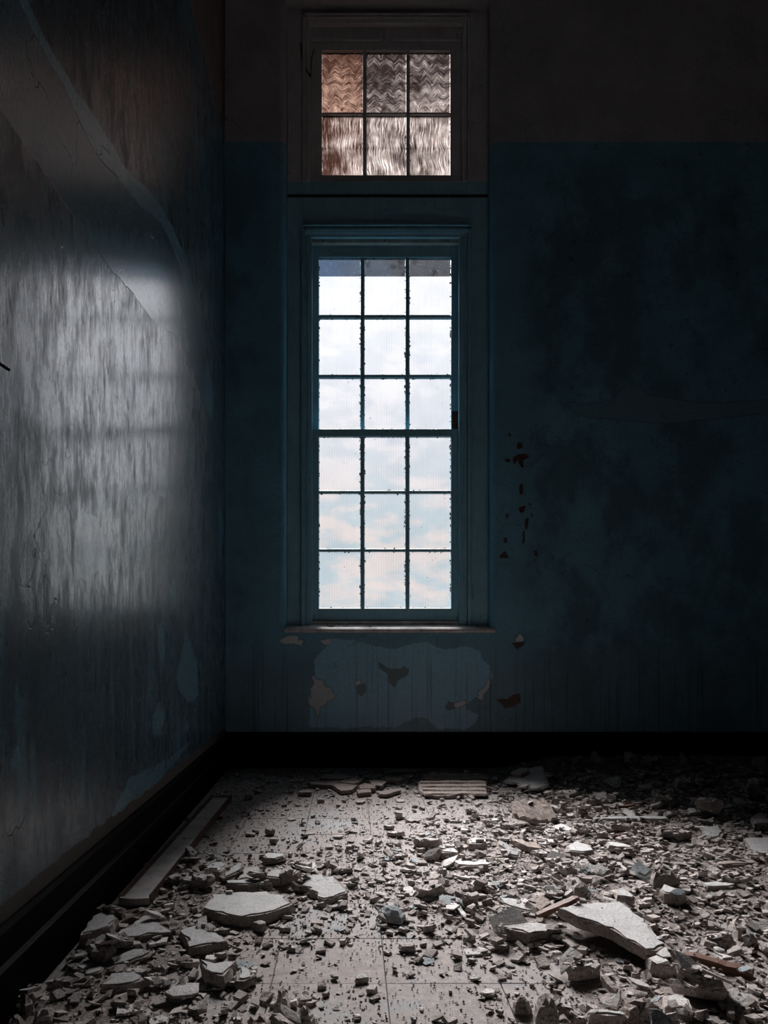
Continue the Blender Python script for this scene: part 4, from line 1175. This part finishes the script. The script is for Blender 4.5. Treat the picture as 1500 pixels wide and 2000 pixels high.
# back of the room
slab('plaster_slab', 'ridged plaster slab with lath grooves, propped towards the window', A6((820, 452), (940, 425), (1060, 420), (1110, 470), (1150, 530), (1105, 575), (1040, 568), (960, 555), (850, 518)), 0.105, 0.040, -0.05, 0.42, mat='brown', skim=None, ridges=((at(780, 1450, 3.75, [(930, 430)])[0], at(780, 1450, 3.75, [(1010, 560)])[0]), 4, 0.72))
slab('plaster_slab', 'wide flat piece of ridged ceiling plaster under the window', A6((140, 290), (380, 285), (640, 285), (630, 330), (645, 378), (280, 392), (200, 380), (150, 355)), 0.034, 0.030, 0, 0.02, mat='brown', skim=None, ridges=((at(780, 1450, 3.75, [(140, 330)])[0], at(780, 1450, 3.75, [(640, 330)])[0]), 4, 0.7))
slab('plaster_slab', 'flat ridged piece behind the wide ridged piece under the window', A6((170, 262), (240, 240), (600, 236), (655, 262), (640, 276), (240, 278)), 0.038, 0.034, mat='brown', skim=None, ridges=((at(780, 1450, 3.75, [(170, 258)])[0], at(780, 1450, 3.75, [(640, 258)])[0]), 3, 0.7))
slab('plaster_sheet', 'large flat plaster sheet lying by the back skirting', A6((760, 285), (880, 215), (985, 182), (1050, 172), (1062, 225), (1082, 272), (1092, 318), (1000, 348), (900, 325), (860, 300)), 0.050, 0.014, 0.02, 0.10, mat='topc', skim='topc')
slab('plaster_chunk', 'angular chunk lying on the large flat sheet by skirting', A6((820, 215), (880, 188), (942, 186), (950, 215), (890, 232)), 0.100, 0.034, -0.05, 0.08)
def shard(label, base_px, base_py, z0, pts, lean, thk=0.010, mat='topc', yaw=0.0):
    """an upright broken plate: pts are (x, z) in metres above its foot, leaning back by lean"""
    p = ground(base_px, base_py, z0)
    r = random.Random(int(base_px))
    fr, bk = [], []
    for (x, z) in pts:
        y = z * lean
        c, sn = math.cos(yaw), math.sin(yaw)
        fr.append((x * c - y * sn, x * sn + y * c, z))
        bk.append((x * c - (y + thk) * sn + r.uniform(-.003, .003), x * sn + (y + thk) * c, z * 0.985 + r.uniform(-.002, .002)))
    n = len(pts)
    mb = MB().add(fr + bk, [tuple(range(n)), tuple(range(n, 2 * n))[::-1]] + [(k, (k + 1) % n, n + (k + 1) % n, n + k) for k in range(n)])
    o = link('plaster_shard', mb.mesh('plaster_shard', [M[mat]]))
    o.location = p
    tag(o, label, 'plaster')
    HERO.append((label, p.x, p.y))
shard('triangular shard standing against the back skirting, leftmost of the upright ones', 1162, 1483, 0.075, [(-.04, -.02), (.04, -.02), (.032, .02), (.004, .058), (-.02, .035)], 0.25)
shard('broad grey shard standing at the back skirting, second upright from left', 1230, 1483, 0.075, [(-.035, -.02), (.055, -.015), (.05, .02), (.012, .045), (-.03, .05)], 0.25)
shard('narrow upright shard against the back skirting, third from left', 1333, 1486, 0.07, [(-.02, -.02), (.035, -.02), (.02, .03), (-.006, .06), (-.018, .03)], 0.2)
shard('squarish upright shard at the back skirting near the right edge', 1484, 1492, 0.07, [(-.05, -.02), (.04, -.02), (.042, .05), (-.02, .045), (-.045, .02)], 0.3)
slab('plaster_slab', 'tilted plate with a pointed left end in the dim back heap', A7((295, 462), (345, 442), (420, 440), (412, 500), (380, 508)), 0.085, 0.02, 0.05, 0.25, skim='topc')
slab('plaster_slab', 'flat dim square plate in the middle of the back heap', A7((552, 498), (640, 492), (650, 526), (560, 530)), 0.08, 0.016, 0, 0.1, skim='topc')
slab('plaster_slab', 'long dim bar at the right of the back heap', A7((890, 470), (1000, 462), (1105, 460), (1100, 474), (900, 486)), 0.085, 0.03, skim=None)
slab('plaster_slab', 'pale cracked plate, left of a pair behind the long thin bar', A7((912, 672), (965, 666), (978, 700), (925, 708)), 0.075, 0.018, 0, 0.15, skim='flake')
slab('plaster_slab', 'pale cracked plate, right of a pair behind the long thin bar', A7((975, 668), (1130, 662), (1140, 690), (1040, 702), (985, 700)), 0.075, 0.018, 0, 0.12, skim='flake')
slab('plaster_slab', 'dim broad slab at the right edge of back rubble', A7((1385, 730), (1440, 700), (1500, 720), (1510, 780), (1400, 790)), 0.10, 0.05, 0, 0.2, skim='topc')
BG = 'brown lath plaster pieces under the window'
for i, (p, t_, lab) in enumerate((
        (A5((650, 285), (760, 280), (870, 280), (1010, 312), (960, 348), (885, 355), (820, 312), (660, 305)), 0.036, 'long forked brown plaster piece under the window, left'),
        (A5((1085, 268), (1220, 285), (1180, 318), (1105, 302)), 0.040, 'brown plaster piece third from the right under the window'),
        (A5((1000, 348), (1100, 336), (1100, 362), (1010, 372)), 0.036, 'small brown piece at the front of the window pile'),
        (A5((862, 288), (970, 256), (1060, 262), (985, 302)), 0.044, 'brown piece in the middle of the window pile'),
        (A5((1205, 252), (1330, 250), (1325, 278), (1210, 276)), 0.038, 'rectangular brown piece at right of the window pile'),
        (A5((740, 235), (900, 230), (960, 255), (870, 270), (740, 262)), 0.034, 'dim brown piece nearest the skirting under window'),
        (A5((1015, 315), (1060, 297), (1140, 310), (1130, 335), (1025, 338)), 0.040, 'brown wedge between the pieces of the window pile'),
        (A5((575, 352), (640, 348), (668, 352), (666, 364), (580, 366)), 0.036, 'lone brown block left of the window pile'),
        (A5((1150, 362), (1300, 335), (1322, 348), (1220, 380), (1170, 378)), 0.032, 'low crumbling brown piece in front of window pile, right'),
        (A5((1220, 206), (1490, 190), (1500, 205), (1230, 218)), 0.030, 'long dim plank of plaster along skirting under window'))):
    slab('plaster_slab', lab, p, t_, t_ - 0.004, mat='brown', skim=None, group=BG, flare=0.004)

# ------------------------------------------------------------------ wood and metal
def stick(name, label, a, za, b_, zb, wd, th, mat, cat='wood'):
    p, q = ground(a[0], a[1], za), ground(b_[0], b_[1], zb)
    L = (q - p).length
    mb = MB()
    n = 8
    r = random.Random(int(a[0]))
    vs_, fs = [], []
    for i in range(n + 1):
        x = -L / 2 + L * i / n
        k = 1 - 0.35 * (i == 0) - 0.5 * (i == n)
        for y_, z_ in ((-1, -1), (1, -1), (1, 1), (-1, 1)):
            vs_.append((x + r.uniform(-.004, .004), y_ * wd / 2 * k + r.uniform(-.0012, .0012), z_ * th / 2 * k + r.uniform(-.0012, .0012)))
    for i in range(n):
        for e in range(4):
            fs.append((i * 4 + e, i * 4 + (e + 1) % 4, (i + 1) * 4 + (e + 1) % 4, (i + 1) * 4 + e))
    fs += [(0, 1, 2, 3), tuple(n * 4 + e for e in (3, 2, 1, 0))]
    mb.add(vs_, fs)
    o = link(name, mb.mesh(name, M[mat]))
    o.location = (p + q) / 2
    d_ = (q - p).normalized()
    zx = d_
    yy = Vector((0, 0, 1)).cross(zx).normalized()
    o.rotation_euler = Matrix((zx, yy, zx.cross(yy))).transposed().to_euler()
    for t in np.linspace(0, 1, 40):
        c = p.lerp(q, t)
        s_ = cells(c.x, c.y, wd / 2)
        HM[s_] = np.maximum(HM[s_], c.z + th / 2)
        OCC[s_] = True
    return tag(o, label, cat)
stick('wood_batten', 'dusty wooden batten pointing right from the biggest slab', (1335, 1868), 0.045, (1470, 1906), 0.022, 0.034, 0.028, 'redwood')
stick('wood_stick', 'red-brown wooden stick sticking up behind the biggest slab', (1050, 1788), 0.050, (1131, 1753), 0.105, 0.026, 0.014, 'redwood')
stick('wood_splinter', 'dark wood splinter between crumbling lumps, bottom right', (1177, 1908), 0.045, (1203, 1938), 0.035, 0.018, 0.014, 'wood')
stick('wood_splinter', 'short brown splinter in front of the plaster bar', (1196, 1634), 0.030, (1218, 1629), 0.032, 0.022, 0.012, 'redwood')
stick('wood_splinter', 'brown splinter near the back of right rubble', (1208, 1577), 0.050, (1240, 1572), 0.055, 0.022, 0.010, 'redwood')
stick('wood_lath', 'thin dusty lath at the far right of the rubble', (1415, 1668), 0.050, (1450, 1676), 0.046, 0.018, 0.010, 'wood')
stick('wood_splinter', 'tiny brown splinter on the clear tiles under the window', (675, 1626), 0.008, (686, 1620), 0.008, 0.010, 0.008, 'redwood')
stick('plaster_lath', 'pale thin lath lying by the clear floor, centre', (893, 1768), 0.02, (909, 1792), 0.012, 0.016, 0.006, 'flake', 'plaster')

ch_ = empty('metal_channel', (-0.72, 3.55, 0.0))
tag(ch_, 'long dusty metal channel with rusty flanges lying along the left skirting', 'channel')
fa, fb = Vector((-0.737, 2.70, 0.004)), Vector((-0.705, 4.36, 0.004))
ax = (fb - fa).normalized()
sd2 = Vector((ax.y, -ax.x, 0))
WD, HH = 0.104, 0.032
def cbox(s0, s1, t0, t1, z0, z1):
    vs_ = [fa + ax * t + sd2 * s + Vector((0, 0, z)) for t in (t0, t1) for s in (s0, s1) for z in (z0, z1)]
    return MB().add(vs_, [(0, 1, 3, 2), (4, 6, 7, 5), (0, 2, 6, 4), (1, 5, 7, 3), (0, 4, 5, 1), (2, 3, 7, 6)])
LC = (fb - fa).length
cbox(-WD / 2, WD / 2, 0, LC, 0, 0.010).build('base', M['channel'], ch_)
for s in (-1, 1):
    cbox(s * WD / 2 - 0.0018, s * WD / 2 + 0.0018, 0, LC, 0, HH).build('flange', M['chrust'], ch_)
for t in (0.0, LC):
    mb = MB()
    for k in range(8):
        s0, s1 = -WD / 2 + WD * k / 8, -WD / 2 + WD * (k + 1) / 8
        b0 = 0.012 * math.sin(math.pi * (k + 0.5) / 8)
        e = -b0 if t == 0 else b0
        q = cbox(s0, s1, t + e - 0.002, t + e + 0.012, 0, HH * 0.72)
        mb.add(q.v, q.f)
    mb.build('end_plate', M['channel'], ch_)
for t in np.linspace(0, LC, 170):
    c = fa + ax * t
    s_ = cells(c.x, c.y, WD / 2)
    HM[s_] = np.maximum(HM[s_], 0.012)
    OCC[s_] = True

# iron spike in the left wall, curled paint on the sill
tip, bs_ = Vector((-0.800, 1.857, 1.552)), Vector((LEFT - 0.02, 1.845, 1.600))
sp = MB().tube([bs_, bs_.lerp(tip, 0.5), tip], 0.0036, 8)
tag(sp.build('iron_spike', M['rust']), 'rusty iron spike sticking out of the left wall at the frame edge', 'spike')
def sill_bit(px, w_, label, mat, curl):
    y_ = BACK + 0.05
    z_ = Z(1226.5, BACK) + (Z(1219, YL) - Z(1226.5, BACK)) * 0.05 / (YL - BACK)
    vs_, fs = [], []
    for i in range(6):
        t = i / 5
        for j in range(4):
            vs_.append((-w_ / 2 + w_ * t + random.uniform(-.002, .002), -0.012 + 0.024 * j / 3, 0.002 + curl * abs(math.sin(3.1 * t + j)) + random.uniform(0, .002)))
    for i in range(5):
        for j in range(3):
            fs.append((i * 4 + j, i * 4 + j + 1, i * 4 + j + 5, i * 4 + j + 4))
    o = link('paint_curl', MB().add(vs_, fs).mesh('paint_curl', M[mat]))
    so = o.modifiers.new('thickness', 'SOLIDIFY'); so.thickness = 0.0015
    o.location = (X(px, y_), y_, z_)
    tag(o, label, 'paint')
sill_bit(646, 0.05, 'curled brown paint flake at left of the window sill', 'chunk', 0.016)
sill_bit(676, 0.03, 'thin pale paint flake on the sill, left of middle', 'flake', 0.002)
sill_bit(722, 0.035, 'flat pale paint flake near middle of the sill', 'flake', 0.002)
sill_bit(930, 0.02, 'white paint crumb at right end of the sill', 'flake', 0.003)

# ------------------------------------------------------------------ scattered chunks and flakes: one object each
def chunk_mesh(name, r, flat, mats, ns=9):
    """irregular broken block about 1 m long lying on z=0; the top is a flatter face"""
    a0 = r.uniform(0, 6.28)
    asp = r.uniform(0.42, 0.92)
    outl = []
    for k in range(ns):
        a = a0 + 2 * math.pi * (k + r.uniform(-0.35, 0.35)) / ns
        rr = r.uniform(0.34, 0.56)
        outl.append(Vector((math.cos(a) * rr, math.sin(a) * rr * asp)))
    rings = []
    lv = [(0.0, 0.86, 0.06), (0.35, 1.04, 0.05), (0.72, 1.02, 0.05), (1.0, 0.9, 0.025)] if not flat else [(0.0, 0.95, 0.02), (1.0, 0.98, 0.02)]
    tx, ty = r.uniform(-.25, .25), r.uniform(-.25, .25)
    for fz, k, j in lv:
        rings.append([Vector((p.x * k + r.uniform(-j, j), p.y * k + r.uniform(-j, j), fz * (1 + tx * p.x + ty * p.y) + (r.uniform(-j, j) if 0 < fz < 1 else 0))) for p in outl])
    n = ns
    mb = MB()
    vs_ = [p for ring in rings for p in ring]
    fs = []
    for i in range(len(rings) - 1):
        for k in range(n):
            fs.append((i * n + k, i * n + (k + 1) % n, (i + 1) * n + (k + 1) % n, (i + 1) * n + k))
    mb.add(vs_, fs + [tuple(range(n))[::-1]], 0)
    # top as a fan around an off-centre point, so that broken tops are not dead flat
    c = sum(rings[-1], Vector()) / n + Vector((r.uniform(-.12, .12), r.uniform(-.12, .12), r.uniform(-.02, .10 if not flat else 0.3)))
    mb.add(rings[-1] + [c], [(k, (k + 1) % n, n) for k in range(n)], 1 if len(mats) > 1 else 0)
    return mb.mesh(name, mats)

R = random.Random(5)
PROTO = {
    'plaster_chunk': [chunk_mesh('plaster_chunk', R, False, [M['chunk'], M[R.choice(['topc', 'topc', 'chunk'])]], R.randint(5, 8)) for _ in range(26)],
    'plaster_flake': [chunk_mesh('plaster_flake', R, True, [M['flake']], R.randint(4, 8)) for _ in range(14)],
    'paint_flake': [chunk_mesh('paint_flake', R, True, [M['bflake']], R.randint(5, 8)) for _ in range(8)],
    'plaster_pebble': [chunk_mesh('plaster_pebble', R, False, [M['chunk'], M['topc']], R.randint(4, 7)) for _ in range(14)],
}
ZONES = [
    (lambda x, y: x < -0.60 + 0.02 * (y - 2.7) - 0.0 and y > 2.65 and x < -0.55, 'in the gap between left skirting and metal channel'),
    (lambda x, y: x < -0.10 and y <= 2.65, 'among the slabs in the left foreground'),
    (lambda x, y: x < 0.0 and y <= 3.45, 'around the largest slab left of centre'),
    (lambda x, y: y > 4.55 and x > 0.95, 'in the dim heap along the back skirting, right'),
    (lambda x, y: y > 4.45, 'on the tiles under the window'),
    (lambda x, y: x < 0.48 and y > 3.0, 'on the bare tiles in the middle of the room'),
    (lambda x, y: x < 0.42, 'on the clear floor nearest the camera'),
    (lambda x, y: y > 3.5, 'in the dense rubble behind the biggest slab'),
    (lambda x, y: y > 2.75, 'in the dense rubble beside the biggest slab'),
    (lambda x, y: True, 'in the right foreground rubble'),
]
KIND = {'plaster_chunk': ('broken plaster chunk', 'plaster', 'chunks'), 'plaster_flake': ('pale plaster flake', 'plaster', 'flakes'),
        'paint_flake': ('blue-grey paint flake', 'paint', 'paint flakes'), 'plaster_pebble': ('small plaster crumb', 'plaster', 'crumbs')}
XL, XH, YN, YF = LEFT + 0.05, 4.15, 1.62, BACK - 0.05
def sample(n, power=1.0, floor_=0.0, occ_ok=0.1, pxmax=1570):
    out = np.zeros((0, 2))
    while len(out) < n:
        p = np.column_stack([rng.uniform(XL, XH, 40000), rng.uniform(YN, YF, 40000)])
        px, py = to_px(p[:, 0], p[:, 1])
        wt = np.maximum(dens(p[:, 0], p[:, 1]) / 9, floor_) ** power
        i = ((p[:, 0] - HX0) / HC).astype(int).clip(0, HNX - 1)
        j = ((p[:, 1] - HY0) / HC).astype(int).clip(0, HNY - 1)
        wt = np.where(OCC[i, j], wt * occ_ok, wt)
        ok = (px > -30) & (px < pxmax) & (rng.random(len(p)) < wt)
        out = np.vstack([out, p[ok]])
    return out[:n]
def settle(kind, x, y, s, thk, tiltmax, rz):
    """drop one piece on whatever already lies there"""
    rr = s * 0.42
    sl_ = cells(x, y, rr)
    dd = (GX[sl_] - x) ** 2 + (GY[sl_] - y) ** 2 < rr * rr
    h = HM[sl_][dd] if dd.any() else np.array([float(hm_at(x, y))])
    z_ = float(np.percentile(h, 72))
    rough_ = float(h.max() - h.min())
    tilt = tiltmax * min(1.0, rough_ / 0.03 + 0.12)
    me = R.choice(PROTO[kind])
    o = bpy.data.objects.new(kind, me)
    COL.objects.link(o)
    o.location = (x, y, max(z_, 0.0) + 0.0008 + 0.12 * s * math.sin(tilt) * 0.6)
    o.rotation_euler = (R.uniform(-tilt, tilt), R.uniform(-tilt, tilt), rz)
    o.scale = (s, s, thk)
    if dd.any():
        sub = HM[sl_]
        core = (GX[sl_] - x) ** 2 + (GY[sl_] - y) ** 2 < (rr * 0.9) ** 2
        sub[core] = np.maximum(sub[core], z_ + thk * 0.95)
        HM[sl_] = sub
    LOOSE.append((o, kind, x, y, s, thk))
    return o
LOOSE = []
pc = sample(300, 1.25, 0.0, 0.0)
sz = np.sort(np.clip(rng.lognormal(math.log(0.066), 0.38, 300), 0.03, 0.15))[::-1]
for (x, y), s in zip(pc, sz):
    if dens(x, y) < 4: s = min(s, 0.06)
    settle('plaster_chunk', x, y, s, s * (R.uniform(0.14, 0.34) if R.random() < 0.75 else R.uniform(0.34, 0.55)), 0.55, R.uniform(0, 6.28))
pc = sample(300, 1.2, 0.05, 0.05)
for (x, y) in pc:
    s = float(np.clip(rng.lognormal(math.log(0.064), 0.40), 0.02, 0.15)) * (1.0 if dens(x, y) > 4 else 0.6)
    settle('plaster_flake', x, y, s, R.uniform(0.004, 0.013), 0.5, R.uniform(0, 6.28))
pc = sample(110, 1.3, 0.02, 0.1)
for (x, y) in pc:
    s = float(np.clip(rng.lognormal(math.log(0.045), 0.35), 0.02, 0.10))
    settle('paint_flake', x, y, s, R.uniform(0.002, 0.005), 0.6, R.uniform(0, 6.28))
pc = sample(300, 1.0, 0.03, 0.08)
for (x, y) in pc:
    s = R.uniform(0.016, 0.038)
    settle('plaster_pebble', x, y, s, s * R.uniform(0.25, 0.65), 0.3, R.uniform(0, 6.28))

# ------------------------------------------------------------------ the countless rest: small rubble and grit
def stuff(name, label, n, smin, smax, flat, power, floor_, mat, occ_ok, tmpl, skew=2.0):
    n = int(n * 1.3)
    p = sample(n, power, floor_, occ_ok, 2000)
    s = smin + (smax - smin) * rng.random(n) ** skew
    V0, F0 = tmpl
    nv = len(V0)
    V = np.repeat(V0[None], n, 0) * (1 + rng.uniform(-0.38, 0.38, (n, nv, 3)))
    asp = np.column_stack([np.ones(n), rng.uniform(0.5, 1, n), rng.uniform(*flat, n)])
    V = V * asp[:, None, :] * s[:, None, None] * 0.5
    tl = rng.uniform(-0.5, 0.5, n)
    c, sn = np.cos(tl)[:, None], np.sin(tl)[:, None]
    V = np.stack([V[..., 0] * c - V[..., 2] * sn, V[..., 1], V[..., 0] * sn + V[..., 2] * c], -1)
    a = rng.uniform(0, 2 * math.pi, n)
    c, sn = np.cos(a)[:, None], np.sin(a)[:, None]
    V = np.stack([V[..., 0] * c - V[..., 1] * sn, V[..., 0] * sn + V[..., 1] * c, V[..., 2]], -1)
    zb = V[..., 2].min(1)
    V[..., 0] += p[:, 0][:, None]
    V[..., 1] += p[:, 1][:, None]
    V[..., 2] += (hm_at(p[:, 0], p[:, 1]) - zb * 0.85)[:, None]
    V[..., 1] = np.minimum(V[..., 1], BACK - 0.032)
    Fa = (F0[None] + (np.arange(n) * nv)[:, None, None]).reshape(-1, 3)
    me = bpy.data.meshes.new(name)
    me.vertices.add(n * nv)
    me.vertices.foreach_set('co', V.reshape(-1).astype(np.float32))
    nf = len(Fa)
    me.loops.add(nf * 3)
    me.loops.foreach_set('vertex_index', Fa.reshape(-1).astype(np.int32))
    me.polygons.add(nf)
    me.polygons.foreach_set('loop_start', (np.arange(nf) * 3).astype(np.int32))
    me.update(calc_edges=True)
    me.validate()
    me.shade_flat()
    set_attr(me, 'tone', np.repeat(np.clip(rng.normal(0.5, 0.25, n), 0, 1), nv))
    me.materials.append(M[mat])
    return tag(link(name, me), label, 'rubble', kind='stuff')
bm = bmesh.new(); bmesh.ops.create_icosphere(bm, subdivisions=1, radius=1.0)
ICO = (np.array([v.co[:] for v in bm.verts]), np.array([[v.index for v in f.verts] for f in bm.faces])); bm.free()
bm = bmesh.new(); bmesh.ops.create_cube(bm, size=1.5); bmesh.ops.triangulate(bm, faces=bm.faces[:])
CUB = (np.array([v.co[:] for v in bm.verts]), np.array([[v.index for v in f.verts] for f in bm.faces])); bm.free()
OCT = (np.array([(1, 0, 0), (-1, 0, 0), (0, 1, 0), (0, -1, 0), (0, 0, 1), (0, 0, -1)], float), np.array([(0, 2, 4), (2, 1, 4), (1, 3, 4), (3, 0, 4), (2, 0, 5), (1, 2, 5), (3, 1, 5), (0, 3, 5)]))
stuff('plaster_rubble', 'countless small angular plaster bits strewn across the floor', 8000, 0.010, 0.048, (0.12, 0.5), 1.25, 0.015, 'rub', 0.03, CUB, 2.2)
stuff('plaster_crumble', 'countless thin little flakes scattered over the rubble', 15000, 0.004, 0.034, (0.06, 0.30), 1.35, 0.02, 'rub', 0.05, CUB, 2.6)
stuff('grit', 'fine grit and crumbs scattered over tiles and rubble', 66000, 0.002, 0.010, (0.4, 0.9), 0.7, 0.22, 'grit', 0.08, OCT, 2.5)

# ------------------------------------------------------------------ labels of the loose pieces: by the landmark each lies next to
SHORT = [('largest flat cracked', 'largest cracked slab'), ('rounded pale plaster slab', 'rounded pale slab'), ('long narrow slab end-on', 'narrow end-on slab'), ('single thick grey block', 'single thick grey block'),
         ('dark slab nearest the left', 'dark slab nearest the left skirting'), ('broad grey slab', 'broad grey slab'), ('grey slab with two cracked', 'slab with two cracked layers'), ('thin leaf-shaped', 'leaf-shaped slab'),
         ('deep wedge-shaped', 'wedge-shaped block'), ('rounded grey slab nearest', 'rounded grey left-corner slab'), ('brown lump of coarse', 'brown lump at the channel end'), ('curved broken slab pair', 'curved broken slab pair'),
         ('thick pale block with sharp', 'pale block with a sharp tip'), ('rounded block wearing', 'block wearing a paint cap'), ('long brown-topped', 'tilted brown-topped slab'), ('wide dusty slab beside', 'wide dusty slab'),
         ('low dusty slab at the front', 'low dusty slab'), ('dark striped lump', 'dark striped lump'), ('square pale chip', 'square pale chip'), ('dark jagged lump', 'dark jagged lump'), ('broad crumbly lump', 'broad crumbly lump'),
         ('biggest long slab', 'biggest flaking slab'), ('flat pale square sheet cut', 'square sheet at the right edge'), ('flat pale square sheet behind', 'square sheet at upper right'), ('sharp-topped thick chunk', 'sharp-topped thick chunk'),
         ('dark smooth slab leaning', 'dark leaning slab'), ('isolated grey boulder', 'grey boulder on the path'), ('slab with notched', 'notched slab'), ('long thin bar', 'long thin plaster bar'), ('layered round slab', 'layered round slab'),
         ('low slab with shadowed', 'low slab on the path'), ('long rough slab', 'long rough slab'), ('wide crumbling slab', 'wide crumbling slab'), ('white triangular', 'white triangular chip'), ('dark round lump', 'dark round lump'),
         ('ridged plaster slab with lath', 'propped ridged slab'), ('wide flat piece of ridged', 'wide ridged window piece'), ('large flat plaster sheet', 'large flat sheet by the skirting'), ('long forked brown', 'forked brown piece'), ('lone brown block', 'lone brown block'), ('triangular shard', 'triangular upright shard'), ('broad grey shard', 'broad upright shard'), ('narrow upright', 'narrow upright shard'), ('squarish upright', 'squarish upright shard'), ('tilted plate', 'tilted plate'), ('flat dim square', 'dim square plate'), ('long dim bar', 'long dim bar'), ('pale cracked plate, right', 'cracked pale plate'), ('dim broad slab', 'dim broad slab')]
LM = [(sh, x, y) for (l, x, y) in HERO for k, sh in SHORT if l.startswith(k)]
LM += [('metal channel', -0.72, 3.5), ('metal channel', -0.73, 3.0), ('metal channel', -0.71, 4.1), ('wooden batten', 1.22, 2.2)]
ORD = ['nearest', 'second nearest', 'third nearest', 'fourth nearest', 'fifth nearest', 'sixth nearest', 'seventh nearest', 'eighth nearest', 'ninth nearest', 'tenth nearest', 'eleventh nearest', 'twelfth nearest', 'thirteenth nearest', 'fourteenth nearest', 'fifteenth nearest']
SLOT = {}
for rec in LOOSE:
    o, kind, x, y, s_, t_ = rec
    sh, lx, ly = min(LM, key=lambda q: (q[1] - x) ** 2 + (q[2] - y) ** 2)
    dx, dy = x - lx, y - ly
    side = ('right of' if dx > 0 else 'left of') if abs(dx) > abs(dy) else ('behind' if dy > 0 else 'in front of')
    SLOT.setdefault((kind, sh, side), []).append((math.hypot(dx, dy), rec))
for (kind, sh, side), lst in SLOT.items():
    lab, cat, plural = KIND[kind]
    lst.sort(key=lambda q: q[0])
    for i, (dist, rec) in enumerate(lst):
        g_ = next(ph for fn, ph in ZONES if fn(rec[2], rec[3]))
        if i < len(ORD):
            tag(rec[0], f'{lab} {side} the {sh}, {ORD[i]}', cat, f'{plural} {g_}')
        else:
            tag(rec[0], f'{lab} {side} the {sh}, farther off', cat, f'{plural} {side} the {sh}')
